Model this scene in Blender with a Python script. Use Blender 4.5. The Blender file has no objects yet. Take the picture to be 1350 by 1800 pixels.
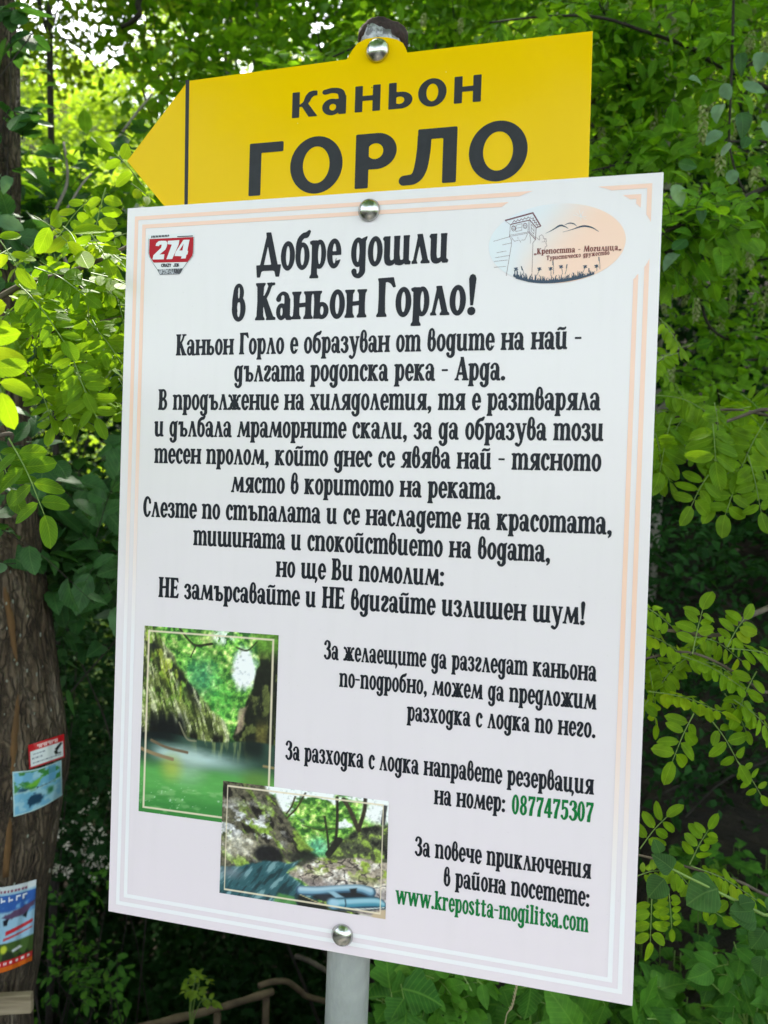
import bpy, math, random
import numpy as np
from mathutils import Vector, Matrix
from mathutils.bvhtree import BVHTree

SC = bpy.context.scene
COL = SC.collection
R = math.radians
rng = np.random.default_rng(11)
random.seed(5)

# ------------------------------------------------------------------ camera
F_PX = 1352.0                                   # focal length in pixels of the 1350 x 1800 frame
CAM = np.array([0.0, 0.0, 1.5])
_up = np.array([0.0324597, 0.9993689, 0.0144267]); _up /= np.linalg.norm(_up)
_fw = np.array([0.0, 0.0, -1.0])
_yw = _fw - _up * _fw.dot(_up); _yw /= np.linalg.norm(_yw)
_xw = np.cross(_yw, _up)
C2W = np.array([_xw, _yw, _up])                 # camera frame -> world
cam_d = bpy.data.cameras.new('camera'); cam = bpy.data.objects.new('camera', cam_d); COL.objects.link(cam)
cam_d.sensor_fit = 'VERTICAL'; cam_d.sensor_height = 36.0; cam_d.lens = F_PX / 1800 * 36
cam_d.clip_start = 0.05; cam_d.clip_end = 500
m4 = Matrix.Identity(4)
for i in range(3):
    for j in range(3): m4[i][j] = C2W[i][j]
    m4[i][3] = CAM[i]
cam.matrix_world = m4
cam_d.dof.use_dof = True; cam_d.dof.focus_distance = 1.12; cam_d.dof.aperture_fstop = 5.6
SC.camera = cam
SC.render.resolution_x = 768; SC.render.resolution_y = 1024

# ------------------------------------------------------------------ sky, sun, exposure
SUN_EL, SUN_ROT = R(60), R(-12)
w = bpy.data.worlds.new('World'); SC.world = w; w.use_nodes = True
nt = w.node_tree; bg = nt.nodes['Background']
sky = nt.nodes.new('ShaderNodeTexSky'); sky.sky_type = 'NISHITA'; sky.sun_disc = False
sky.sun_elevation = SUN_EL; sky.sun_rotation = SUN_ROT; sky.air_density = 1.3; sky.dust_density = 3.0; sky.ozone_density = 1.0
hs = nt.nodes.new('ShaderNodeHueSaturation'); hs.inputs['Saturation'].default_value = 0.42     # thin white haze over the blue
nt.links.new(sky.outputs[0], hs.inputs['Color']); nt.links.new(hs.outputs[0], bg.inputs[0]); bg.inputs[1].default_value = 0.15
sl = bpy.data.lights.new('sun', 'SUN'); so = bpy.data.objects.new('sun', sl); COL.objects.link(so)
sl.energy = 2.0; sl.angle = R(0.5); sl.color = (1.0, 0.94, 0.84)
sd = Vector((math.sin(SUN_ROT) * math.cos(SUN_EL), math.cos(SUN_ROT) * math.cos(SUN_EL), math.sin(SUN_EL)))
so.rotation_euler = sd.to_track_quat('Z', 'Y').to_euler()
vs = SC.view_settings
SC.display_settings.display_device = 'sRGB'
vs.view_transform = 'Standard'; vs.look = 'None'; vs.gamma = 1.0; vs.exposure = 2.38; vs.use_curve_mapping = False
cy = SC.cycles
cy.max_bounces = 6; cy.diffuse_bounces = 4; cy.glossy_bounces = 3; cy.transmission_bounces = 4; cy.transparent_max_bounces = 4
cy.caustics_reflective = False; cy.caustics_refractive = False
cy.use_denoising = True
try: cy.denoiser = 'OPENIMAGEDENOISE'
except Exception: pass

# ------------------------------------------------------------------ helpers
def norm(a):
    a = np.asarray(a, float)
    return a / np.maximum(np.linalg.norm(a, axis=-1, keepdims=True), 1e-9)
def ray(px, py):
    return norm(C2W @ np.array([(px - 675) / F_PX, (900 - py) / F_PX, -1.0]))
def at(px, py, d):
    """world point seen at a pixel, at depth d along the view axis"""
    v = C2W @ np.array([(px - 675) / F_PX, (900 - py) / F_PX, -1.0])
    return CAM + v * d
def at_n(px, py, d):
    v = np.stack([(px - 675) / F_PX, (900 - py) / F_PX, -np.ones_like(px)], -1) @ C2W.T
    return CAM + v * d[..., None]
def lin(h):
    if isinstance(h, str):
        h = [int(h[i:i + 2], 16) / 255 for i in (0, 2, 4)]
    return tuple((c / 12.92 if c <= 0.04045 else ((c + 0.055) / 1.055) ** 2.4) for c in h) + (1.0,)
def tag(o, label=None, cat=None, group=None, kind=None):
    if label: o['label'] = label
    if cat: o['category'] = cat
    if group: o['group'] = group
    if kind: o['kind'] = kind
    return o
def thing(name, label, cat, loc=(0, 0, 0), rotz=0.0, group=None):
    o = bpy.data.objects.new(name, None); COL.objects.link(o)
    o.location = loc; o.rotation_euler = (0, 0, rotz); o.empty_display_size = 0.1
    return tag(o, label, cat, group)
def world_of(o):
    return Matrix.Translation(o.location) @ o.rotation_euler.to_matrix().to_4x4()
def link(name, me, mat, parent=None, local=False, smooth=False):
    o = bpy.data.objects.new(name, me); COL.objects.link(o)
    if mat: me.materials.append(mat)
    if smooth: me.polygons.foreach_set('use_smooth', np.ones(len(me.polygons), bool))
    if parent:
        o.parent = parent
        if not local: o.matrix_parent_inverse = world_of(parent).inverted()
    return o

class Bag:
    """collects tubes, boxes and polygons into one mesh"""
    def __init__(s): s.v = []; s.f = []; s.t = []
    def add(s, verts, faces, tone=0.5):
        n = len(s.v); s.v += [tuple(map(float, p)) for p in verts]
        s.f += [tuple(i + n for i in f) for f in faces]; s.t += [tone] * len(verts)
    def tube(s, pts, rad, sides=6, tone=0.5, cap=True, wob=0.0):
        pts = [np.asarray(p, float) for p in pts]; n = len(pts)
        if np.isscalar(rad): rad = [rad] * n
        vs_, fs = [], []
        t0 = norm(pts[1] - pts[0]); a = np.array([1.0, 0, 0]) if abs(t0[0]) < .8 else np.array([0, 1.0, 0])
        u = norm(np.cross(t0, a))
        for i in range(n):
            t = norm(pts[min(i + 1, n - 1)] - pts[max(i - 1, 0)])
            u = norm(u - t * u.dot(t)); q = np.cross(t, u)
            for k in range(sides):
                an = 2 * math.pi * k / sides
                r_ = rad[i] * (1 + wob * random.uniform(-1, 1))
                vs_.append(pts[i] + (u * math.cos(an) + q * math.sin(an)) * r_)
        for i in range(n - 1):
            for k in range(sides):
                k2 = (k + 1) % sides
                fs.append((i * sides + k, i * sides + k2, (i + 1) * sides + k2, (i + 1) * sides + k))
        if cap:
            fs.append(tuple(range(sides))[::-1]); fs.append(tuple((n - 1) * sides + k for k in range(sides)))
        s.add(vs_, fs, tone)
    def build(s, name, mat, parent=None, local=False, smooth=False):
        me = bpy.data.meshes.new(name); me.from_pydata(s.v, [], s.f)
        at_ = me.attributes.new('tone', 'FLOAT', 'POINT'); at_.data.foreach_set('value', np.array(s.t, np.float32))
        me.update()
        return link(name, me, mat, parent, local, smooth)

def spline(pts, n=24):
    """Catmull-Rom through points (any dimension)"""
    P = np.asarray(pts, float)
    if len(P) < 3: return np.array([P[0] + (P[-1] - P[0]) * t for t in np.linspace(0, 1, n)])
    P = np.vstack([2 * P[0] - P[1], P, 2 * P[-1] - P[-2]])
    out = []
    m = len(P) - 3
    for t in np.linspace(0, m - 1e-6, n):
        i = int(t); u = t - i
        a, b, c, d = P[i], P[i + 1], P[i + 2], P[i + 3]
        out.append(.5 * ((2 * b) + (c - a) * u + (2 * a - 5 * b + 4 * c - d) * u * u + (3 * b - a - 3 * c + d) * u ** 3))
    return np.array(out)

# ------------------------------------------------------------------ materials
def mat(name, col, rough=0.6, metal=0.0, spec=0.5, coat=0.0):
    m = bpy.data.materials.new(name); m.use_nodes = True
    b = m.node_tree.nodes['Principled BSDF']
    b.inputs['Base Color'].default_value = col; b.inputs['Roughness'].default_value = rough
    b.inputs['Metallic'].default_value = metal; b.inputs['Specular IOR Level'].default_value = spec
    b.inputs['Coat Weight'].default_value = coat; b.inputs['Coat Roughness'].default_value = 0.12
    return m
def N(m, t, **kw):
    n = m.node_tree.nodes.new(t)
    for k, v in kw.items(): setattr(n, k, v)
    return n
def L(m, a, b): m.node_tree.links.new(a, b)
def bsdf(m): return m.node_tree.nodes['Principled BSDF']
def ramp(m, stops):
    r = N(m, 'ShaderNodeValToRGB'); e = r.color_ramp.elements
    while len(e) < len(stops): e.new(0.5)
    for el, (p, c) in zip(e, stops): el.position = p; el.color = c
    return r
def noise_mat(name, stops, scale=6, detail=5, rough=0.8, bump=0.3, bscale=None, stretch=(1, 1, 1), metal=0.0, spec=0.4, bdist=0.01, dist=0.0):
    m = mat(name, (1, 1, 1, 1), rough, metal, spec)
    tc = N(m, 'ShaderNodeTexCoord'); mp = N(m, 'ShaderNodeMapping'); mp.inputs['Scale'].default_value = stretch
    L(m, tc.outputs['Object'], mp.inputs[0])
    nz = N(m, 'ShaderNodeTexNoise'); nz.inputs['Scale'].default_value = scale; nz.inputs['Detail'].default_value = detail
    nz.inputs['Distortion'].default_value = dist; nz.inputs['Roughness'].default_value = .62
    L(m, mp.outputs[0], nz.inputs['Vector'])
    r = ramp(m, stops); L(m, nz.outputs['Fac'], r.inputs[0]); L(m, r.outputs[0], bsdf(m).inputs['Base Color'])
    if bump:
        n2 = N(m, 'ShaderNodeTexNoise'); n2.inputs['Scale'].default_value = bscale or scale * 2; n2.inputs['Detail'].default_value = 6
        L(m, mp.outputs[0], n2.inputs['Vector'])
        b = N(m, 'ShaderNodeBump'); b.inputs['Strength'].default_value = bump; b.inputs['Distance'].default_value = bdist
        L(m, n2.outputs['Fac'], b.inputs['Height']); L(m, b.outputs[0], bsdf(m).inputs['Normal'])
    return m
def leaf_mat(name, a, b, trans=0.4, rough=0.55, c=None, spec=0.16, tcol=None):
    """green blade: per-leaf tone between two colours, light passing through"""
    m = mat(name, a, rough, 0, spec)
    at_ = N(m, 'ShaderNodeAttribute'); at_.attribute_name = 'tone'
    st = [(0.0, a), (0.85, b)] + ([(1.0, c)] if c else [])
    r0 = ramp(m, st); L(m, at_.outputs['Fac'], r0.inputs[0])
    # midrib and side veins drawn along each blade, mottling across blades
    lc_ = N(m, 'ShaderNodeAttribute'); lc_.attribute_name = 'blade'; sx_ = N(m, 'ShaderNodeSeparateXYZ'); L(m, lc_.outputs['Vector'], sx_.inputs[0])
    ab = N(m, 'ShaderNodeMath', operation='ABSOLUTE'); L(m, sx_.outputs['X'], ab.inputs[0])
    mid = N(m, 'ShaderNodeMapRange'); mid.inputs[1].default_value = .0; mid.inputs[2].default_value = .035; mid.inputs[3].default_value = 1; mid.inputs[4].default_value = 0; L(m, ab.outputs[0], mid.inputs[0])
    ma = N(m, 'ShaderNodeMath', operation='MULTIPLY_ADD'); ma.inputs[1].default_value = -.75; L(m, ab.outputs[0], ma.inputs[0]); L(m, sx_.outputs['Y'], ma.inputs[2])
    sc_ = N(m, 'ShaderNodeMath', operation='MULTIPLY'); sc_.inputs[1].default_value = 52; L(m, ma.outputs[0], sc_.inputs[0])
    sn = N(m, 'ShaderNodeMath', operation='SINE'); L(m, sc_.outputs[0], sn.inputs[0])
    sv = N(m, 'ShaderNodeMapRange'); sv.inputs[1].default_value = .7; sv.inputs[2].default_value = 1; sv.inputs[3].default_value = 0; sv.inputs[4].default_value = .45; L(m, sn.outputs[0], sv.inputs[0])
    mxv = N(m, 'ShaderNodeMath', operation='MAXIMUM'); L(m, mid.outputs[0], mxv.inputs[0]); L(m, sv.outputs[0], mxv.inputs[1])
    hasv = N(m, 'ShaderNodeMath', operation='MULTIPLY'); L(m, mxv.outputs[0], hasv.inputs[0]); L(m, sx_.outputs['Z'], hasv.inputs[1])
    vmul = N(m, 'ShaderNodeMath', operation='MULTIPLY'); vmul.inputs[1].default_value = .42; L(m, hasv.outputs[0], vmul.inputs[0])
    tcn = N(m, 'ShaderNodeTexCoord'); nn_ = N(m, 'ShaderNodeTexNoise'); nn_.inputs['Scale'].default_value = 38; nn_.inputs['Detail'].default_value = 4; L(m, tcn.outputs['Object'], nn_.inputs['Vector'])
    br = N(m, 'ShaderNodeMapRange'); br.inputs[1].default_value = .3; br.inputs[2].default_value = .7; br.inputs[3].default_value = .72; br.inputs[4].default_value = 1.22; L(m, nn_.outputs['Fac'], br.inputs[0])
    mt = N(m, 'ShaderNodeMixRGB'); mt.blend_type = 'MULTIPLY'; mt.inputs[0].default_value = 1; L(m, r0.outputs[0], mt.inputs[1]); L(m, br.outputs[0], mt.inputs[2])
    r = N(m, 'ShaderNodeMixRGB'); L(m, vmul.outputs[0], r.inputs[0]); L(m, mt.outputs[0], r.inputs[1]); r.inputs[2].default_value = (min(1, b[0] * 1.7 + .05), min(1, b[1] * 1.45 + .06), b[2] * 1.6 + .02, 1)
    bp = N(m, 'ShaderNodeBump'); bp.inputs['Strength'].default_value = .35; bp.inputs['Distance'].default_value = .002; bp.invert = True; L(m, hasv.outputs[0], bp.inputs['Height']); L(m, bp.outputs[0], bsdf(m).inputs['Normal'])
    L(m, r.outputs[0], bsdf(m).inputs['Base Color'])
    tr = N(m, 'ShaderNodeBsdfTranslucent')
    mx = N(m, 'ShaderNodeMixRGB'); mx.blend_type = 'MULTIPLY'; mx.inputs[0].default_value = 1.0
    mx.inputs[2].default_value = tcol or (1.9, 1.7, 0.7, 1); L(m, r.outputs[0], mx.inputs[1]); L(m, mx.outputs[0], tr.inputs[0])
    ms = N(m, 'ShaderNodeMixShader'); ms.inputs[0].default_value = trans
    L(m, bsdf(m).outputs[0], ms.inputs[1]); L(m, tr.outputs[0], ms.inputs[2])
    out = m.node_tree.nodes['Material Output']; L(m, ms.outputs[0], out.inputs[0])
    return m
def attr_mat(name, rough=0.35, spec=0.5, coat=0.0):
    m = mat(name, (1, 1, 1, 1), rough, 0, spec, coat)
    a = N(m, 'ShaderNodeAttribute'); a.attribute_name = 'ink'; L(m, a.outputs['Color'], bsdf(m).inputs['Base Color'])
    return m

# ------------------------------------------------------------------ numpy value noise
def vnoise(x, y, seed=0):
    xi = np.floor(x).astype(np.int64); yi = np.floor(y).astype(np.int64); xf = x - xi; yf = y - yi
    def h(i, j):
        n = (i * 374761393 + j * 668265263 + seed * 1442695041) & 0xffffffff
        n = ((n ^ (n >> 13)) * 1274126177) & 0xffffffff
        return ((n ^ (n >> 16)) & 0xffff) / 65535.0
    u = xf * xf * (3 - 2 * xf); v = yf * yf * (3 - 2 * yf)
    return (h(xi, yi) * (1 - u) + h(xi + 1, yi) * u) * (1 - v) + (h(xi, yi + 1) * (1 - u) + h(xi + 1, yi + 1) * u) * v
def fbm(x, y, o=4, seed=0):
    s = 0; a = .5; t = 0
    for k in range(o):
        s = s + a * vnoise(x * 2 ** k, y * 2 ** k, seed + k * 17); t += a; a *= .55
    return s / t
def sstep(a, b, x):
    t = np.clip((x - a) / (b - a), 0, 1); return t * t * (3 - 2 * t)

# ------------------------------------------------------------------ flat shapes (letters, line art) from distance fields
def sd_poly(P, X, Y):
    P = np.asarray(P, float); d = np.full(X.shape, 1e9); s = np.zeros(X.shape, bool)
    n = len(P)
    for i in range(n):
        a, b = P[i], P[(i + 1) % n]; e = b - a
        wx, wy = X - a[0], Y - a[1]
        t = np.clip((wx * e[0] + wy * e[1]) / max(e @ e, 1e-12), 0, 1)
        d = np.minimum(d, (wx - e[0] * t) ** 2 + (wy - e[1] * t) ** 2)
        c = ((a[1] <= Y) & (b[1] > Y)) | ((b[1] <= Y) & (a[1] > Y))
        if abs(e[1]) > 1e-12: s ^= c & (X < a[0] + (Y - a[1]) / e[1] * e[0])
    d = np.sqrt(d); return np.where(s, -d, d)
def sd_stroke(P, r, X, Y, smooth=True):
    P = np.asarray(P, float)
    r = np.full(len(P), r, float) if np.isscalar(r) else np.asarray(r, float)
    if smooth and len(P) > 2:
        q = spline(np.column_stack([P, r]), 6 * len(P)); P, r = q[:, :2], q[:, 2]
    d = np.full(X.shape, 1e9)
    for i in range(len(P) - 1):
        a, b = P[i], P[i + 1]; e = b - a; wx, wy = X - a[0], Y - a[1]
        t = np.clip((wx * e[0] + wy * e[1]) / max(e @ e, 1e-12), 0, 1)
        d = np.minimum(d, np.hypot(wx - e[0] * t, wy - e[1] * t) - (r[i] + (r[i + 1] - r[i]) * t))
    return d
def sd_ell(c, X, Y):
    cx, cy_, rx, ry = c[:4]; k = np.hypot((X - cx) / rx, (Y - cy_) / ry)
    g = np.hypot((X - cx) / rx ** 2, (Y - cy_) / ry ** 2)
    return np.where(k < 1e-6, -min(rx, ry), k * (k - 1) / np.maximum(g, 1e-9))
def field(ops, X, Y):
    f = np.full(X.shape, -1e9)
    for o in ops:
        k = o[0]
        d = sd_poly(o[1], X, Y) if k[0] == 'p' else sd_ell(o[1], X, Y) if k[0] == 'e' else sd_stroke(o[1], o[2], X, Y, k[0] == 's')
        f = np.minimum(f, d) if k.endswith('-') else np.maximum(f, -d)
    return f
def contour(ops, x0, x1, y0, y1, res, bold=0.0):
    """marching squares: returns list of polygons (arrays of xy) filling the shape"""
    nx = max(3, int(math.ceil((x1 - x0) * res)) + 1); ny = max(3, int(math.ceil((y1 - y0) * res)) + 1)
    xs = np.linspace(x0, x1, nx); ys = np.linspace(y0, y1, ny)
    X, Y = np.meshgrid(xs, ys); Fv = field(ops, X, Y) + bold; I = Fv > 0
    polys = []
    cnt = I[:-1, :-1].astype(int) + I[:-1, 1:] + I[1:, :-1] + I[1:, 1:]
    for i in range(ny - 1):
        row = cnt[i]; j = 0
        while j < nx - 1:
            c = row[j]
            if c == 0: j += 1; continue
            if c == 4:
                k = j
                while k < nx - 1 and row[k] == 4: k += 1
                polys.append([(xs[j], ys[i]), (xs[k], ys[i]), (xs[k], ys[i + 1]), (xs[j], ys[i + 1])]); j = k; continue
            cs = ((i, j), (i, j + 1), (i + 1, j + 1), (i + 1, j)); p = []
            for q in range(4):
                a, b = cs[q], cs[(q + 1) % 4]; fa, fb = Fv[a], Fv[b]
                if fa > 0: p.append((xs[a[1]], ys[a[0]]))
                if (fa > 0) != (fb > 0):
                    t = fa / (fa - fb); p.append((xs[a[1]] + (xs[b[1]] - xs[a[1]]) * t, ys[a[0]] + (ys[b[0]] - ys[a[0]]) * t))
            if len(p) > 2: polys.append(p)
            j += 1
    return polys
# ------------------------------------------------------------------ the condensed display lettering of the board
def stem(x, y0, y1, w=.2, fb=1.0, ft=1.0, e=.07):
    h = w / 2; m = (y0 + y1) / 2; k = .13
    r = [(h + e * fb, y0), (h + e * fb, y0 + .035), (h + .01 * fb, y0 + k), (h * .93, m), (h + .01 * ft, y1 - k), (h + e * ft, y1 - .035), (h + e * ft, y1)]
    return ('p', [(x + a, b) for a, b in r] + [(x - a, b) for a, b in r[::-1]])
def flag(x, y, w=.2):
    return ('p', [(x - w / 2 - .09, y - .03), (x - w / 2 - .07, y - .1), (x, y - .16), (x, y), (x - w / 2 + .02, y + .01)])
def ring(cx, cy, rx, ry, ix, iy, dx=0):
    return [('e', (cx, cy, rx, ry)), ('e-', (cx + dx, cy, ix, iy))]
G = {}
G['о'] = (.56, ring(.28, .5, .28, .53, .105, .39))
G['а'] = (.6, ring(.2, .28, .2, .3, .07, .18) + [('s', [(.07, .76), (.12, .9), (.25, .98), (.38, .9), (.43, .7)], [.085, .05, .045, .07, .1]),
          ('p', [(.33, .75), (.53, .75), (.53, .12), (.62, .05), (.6, -.02), (.42, -.02), (.33, .12)])])
G['б'] = (.58, ring(.28, .46, .28, .49, .105, .36) + [('s', [(.08, .55), (.09, .85), (.16, 1.08), (.3, 1.22), (.42, 1.27), (.54, 1.36)], [.07, .08, .085, .08, .06, .04]), ('s', [(.3, 1.2), (.45, 1.22), (.56, 1.36)], [.05, .06, .03])])
G['в'] = (.54, ring(.27, .44, .27, .47, .09, .34) + ring(.25, 1.05, .2, .34, .06, .24, .01) + [('s', [(.11, .35), (.08, .7), (.13, 1.1)], [.09, .075, .08])])
G['г'] = (.5, [('s', [(.09, .78), (.14, .93), (.27, .97), (.39, .85), (.34, .62), (.17, .36), (.11, .16), (.2, .07), (.35, .06), (.45, .2)], [.085, .06, .05, .1, .1, .1, .09, .07, .07, .04])])
G['д'] = (.62, ring(.26, .5, .26, .52, .085, .38) + [('p', [(.36, .95), (.46, .99), (.62, 1.05), (.6, .97), (.56, .9), (.56, -.12), (.36, -.05)]),
          ('s', [(.46, -.05), (.45, -.22), (.33, -.36), (.17, -.33), (.12, -.2)], [.1, .1, .07, .06, .09])])
G['е'] = (.54, [('e', (.28, .5, .28, .53)), ('e-', (.29, .5, .1, .39)), ('p-', [(.36, .2), (.7, .3), (.7, .46), (.36, .46)]), ('p', [(.15, .46), (.52, .46), (.54, .56), (.15, .56)])])
G['ж'] = (.94, [stem(.47, 0, 1, .18), ('s', [(.4, .5), (.27, .62), (.2, .85), (.08, .93)], [.05, .06, .06, .08]), ('s', [(.4, .5), (.27, .4), (.2, .12), (.06, .06)], [.05, .07, .09, .07]),
          ('s', [(.54, .5), (.67, .62), (.74, .85), (.86, .93)], [.05, .06, .06, .08]), ('s', [(.54, .5), (.67, .4), (.74, .12), (.88, .06)], [.05, .07, .09, .07])])
G['з'] = (.52, [('s', [(.06, .8), (.12, .94), (.25, .97), (.37, .85), (.36, .66), (.2, .55)], [.08, .06, .05, .09, .08, .045]), ('s', [(.2, .55), (.36, .48), (.42, .27), (.34, .07), (.18, .03), (.06, .18)], [.045, .08, .1, .08, .05, .075])])
G['и'] = (.72, [('p', [(.02, 1.0), (.24, 1.0), (.23, .9), (.23, .25), (.03, .25), (.03, .85), (-.03, .93)]), ('s', [(.13, .28), (.17, .1), (.3, .05), (.44, .12), (.54, .3)], [.1, .1, .075, .05, .04]),
          ('p', [(.42, 1.0), (.64, 1.0), (.62, .9), (.62, .12), (.7, .06), (.68, -.01), (.5, -.01), (.43, .12), (.43, .88)])])
G['й'] = (.72, G['и'][1] + [('s', [(.13, 1.15), (.24, 1.22), (.38, 1.19), (.52, 1.2), (.58, 1.27)], [.04, .06, .06, .05, .025])])
G['к'] = (.68, [stem(.14, 0, 1), ('s', [(.22, .48), (.34, .66), (.42, .88), (.56, .93)], [.05, .06, .07, .07]), ('s', [(.24, .52), (.38, .36), (.48, .12), (.6, .05)], [.06, .09, .1, .05]), ('p', [(.4, 0), (.68, 0), (.66, .06), (.45, .1)])])
G['л'] = (.64, [('p', [(.0, 0), (.2, 0), (.17, .05), (.15, .12), (.28, .72), (.42, .12), (.36, .04), (.36, 0), (.68, 0), (.67, .05), (.61, .1), (.38, 1.02), (.2, 1.02), (.22, .92), (.06, .1), (.0, .05)])])
G['м'] = (.94, [('p', [(-.02, 0), (.2, 0), (.17, .06), (.15, .12), (.25, .7), (.42, .06), (.52, .06), (.69, .66), (.7, .12), (.64, .05), (.64, 0), (.97, 0), (.96, .06), (.9, .12), (.86, 1.02), (.7, 1.02), (.49, .36), (.33, 1.02), (.18, 1.02), (.19, .9), (.06, .12), (-.02, .06)])])
G['н'] = (.76, [stem(.14, 0, 1), stem(.62, 0, 1), ('p', [(.14, .43), (.62, .47), (.62, .59), (.14, .55)])])
G['п'] = (.72, [stem(.14, 0, .98, .2, 1, .2), flag(.14, 1.0), ('s', [(.18, .72), (.27, .9), (.4, .96), (.53, .86), (.56, .6)], [.03, .045, .06, .09, .1]), stem(.56, 0, .7, .2, 1, 0)])
G['р'] = (.62, [stem(.14, -.36, .98, .2, 1, .2), flag(.14, 1.0)] + ring(.36, .5, .25, .52, .09, .39) + [('p', [(.06, .0), (.24, -.1), (.24, 1), (.06, 1)])])
G['с'] = (.5, [('e', (.28, .5, .28, .53)), ('e-', (.31, .5, .12, .4)), ('p-', [(.36, .25), (.7, .1), (.7, .8), (.36, .66)]), ('s', [(.4, .82), (.41, .72)], [.075, .085])])
G['т'] = (1.02, [stem(.14, 0, .98, .19, 1, .2), flag(.14, 1.0), stem(.51, 0, .72, .19, .6, 0), stem(.88, 0, .72, .19, 1, 0),
          ('s', [(.18, .72), (.26, .9), (.37, .96), (.48, .86), (.51, .6)], [.03, .045, .06, .085, .095]), ('s', [(.55, .72), (.63, .9), (.74, .96), (.85, .86), (.88, .6)], [.03, .045, .06, .085, .095])])
G['у'] = (.66, [('p', [(-.02, 1), (.26, 1), (.24, .93), (.4, .32), (.5, .86), (.44, .94), (.44, 1), (.68, 1), (.67, .94), (.6, .88), (.43, -.1), (.28, .05), (.05, .9), (-.02, .95)]), ('s', [(.38, 0), (.33, -.2), (.2, -.36), (.08, -.27)], [.07, .06, .05, .085])])
G['х'] = (.64, [('p', [(-.01, 1), (.28, 1), (.26, .92), (.58, .1), (.65, .06), (.65, 0), (.34, 0), (.36, .08), (.05, .9), (-.01, .94)]), ('p', [(.4, 1), (.62, 1), (.62, .94), (.55, .9), (.15, .1), (.22, .06), (.22, 0), (-.01, 0), (-.01, .06), (.07, .1), (.45, .9), (.4, .94)])])
G['ц'] = (.8, G['и'][1] + [('s', [(.6, .08), (.72, .02), (.73, -.1), (.68, -.24)], [.06, .075, .06, .03])])
G['ч'] = (.68, [('p', [(.02, 1.0), (.24, 1.0), (.23, .9), (.23, .6), (.03, .6), (.03, .85), (-.03, .93)]), ('s', [(.13, .62), (.18, .46), (.32, .42), (.48, .5)], [.1, .09, .065, .05]), stem(.52, 0, 1)])
G['ш'] = (1.08, G['и'][1] + [('s', [(.53, .28), (.57, .1), (.7, .05), (.84, .12), (.9, .3)], [.1, .1, .075, .05, .04]), ('p', [(.8, 1.0), (1.02, 1.0), (1.0, .9), (1.0, .12), (1.08, .06), (1.06, -.01), (.88, -.01), (.81, .12), (.81, .88)])])
G['щ'] = (1.16, G['ш'][1] + [('s', [(.98, .08), (1.09, .02), (1.1, -.1), (1.05, -.24)], [.06, .075, .06, .03])])
G['ь'] = (.6, [stem(.14, 0, 1, .2, .3, 1)] + ring(.34, .28, .25, .3, .09, .185) + [('p', [(.06, .0), (.23, .0), (.23, .6), (.06, .6)])])
G['ъ'] = (.72, [('p', [(.0, .82), (.03, 1.0), (.36, 1.0), (.36, .4), (.17, .4), (.16, .84), (.09, .84), (.05, .78)])] + ring(.46, .28, .25, .3, .09, .185) + [('p', [(.17, .0), (.35, .0), (.35, .6), (.17, .6)])])
G['ю'] = (1.0, [stem(.14, 0, 1), ('p', [(.14, .44), (.55, .44), (.55, .55), (.14, .55)])] + ring(.7, .5, .28, .53, .105, .39))
G['я'] = (.66, [stem(.52, 0, 1, .2, 1, .6)] + ring(.32, .71, .26, .3, .09, .19) + [('p', [(.43, .4), (.6, .4), (.6, 1), (.43, 1)]), ('s', [(.36, .45), (.25, .22), (.16, .05)], [.07, .08, .07]), ('p', [(-.01, 0), (.22, 0), (.24, .1), (-.01, .06)])])
H = 1.38
G['А'] = (.82, [('p', [(-.02, 0), (.24, 0), (.22, .06), (.16, .1), (.36, 1.0), (.53, .1), (.46, .06), (.46, 0), (.86, 0), (.85, .06), (.78, .12), (.5, H + .02), (.33, H + .02), (.34, 1.26), (.07, .12), (-.02, .06)]), ('p', [(.2, .34), (.52, .34), (.5, .46), (.22, .46)])])
G['В'] = (.7, [stem(.15, 0, H, .22)] + [('e', (.34, 1.04, .25, .35)), ('e-', (.34, 1.04, .09, .24)), ('e', (.36, .37, .3, .39)), ('e-', (.36, .37, .12, .27)), ('p', [(.06, .1), (.27, .1), (.27, H - .1), (.06, H - .1)])])
G['Г'] = (.64, [stem(.16, 0, H, .22, 1, .5), ('p', [(.1, H), (.58, H + .02), (.66, 1.08), (.6, 1.06), (.5, 1.2), (.38, 1.27), (.1, 1.25)])])
G['Д'] = (.98, [('p', [(.12, .08), (.4, 1.26), (.38, H + .02), (.56, H + .02), (.9, .1), (.66, .1), (.45, 1.0), (.25, .1)]), ('p', [(-.02, .18), (1.02, .18), (.96, -.24), (.84, -.24), (.78, -.04), (.7, .0), (.26, .0), (.18, -.04), (.12, -.24), (.02, -.24)])])
G['Е'] = (.66, [stem(.16, 0, H, .22), ('p', [(.1, H), (.58, H), (.62, 1.1), (.56, 1.1), (.46, 1.26), (.1, 1.28)]), ('p', [(.2, .66), (.46, .66), (.5, .54), (.53, .9), (.46, .78), (.2, .77)]), ('p', [(.1, 0), (.6, 0), (.66, .3), (.59, .3), (.48, .12), (.1, .1)])])
G['З'] = (.62, [('s', [(.07, 1.12), (.13, 1.3), (.28, 1.35), (.43, 1.2), (.42, .92), (.24, .76)], [.09, .06, .05, .1, .1, .05]), ('s', [(.24, .76), (.45, .65), (.5, .35), (.4, .1), (.2, .03), (.07, .22)], [.05, .09, .11, .09, .05, .09])])
G['К'] = (.78, [stem(.16, 0, H, .22), ('s', [(.25, .66), (.45, 1.0), (.55, 1.26), (.6, 1.34)], [.05, .05, .05, .05]), ('p', [(.44, H), (.74, H), (.74, H - .06), (.5, H - .1)]), ('p', [(.26, .74), (.38, .86), (.7, .1), (.79, .06), (.79, 0), (.44, 0), (.45, .08)])])
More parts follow.
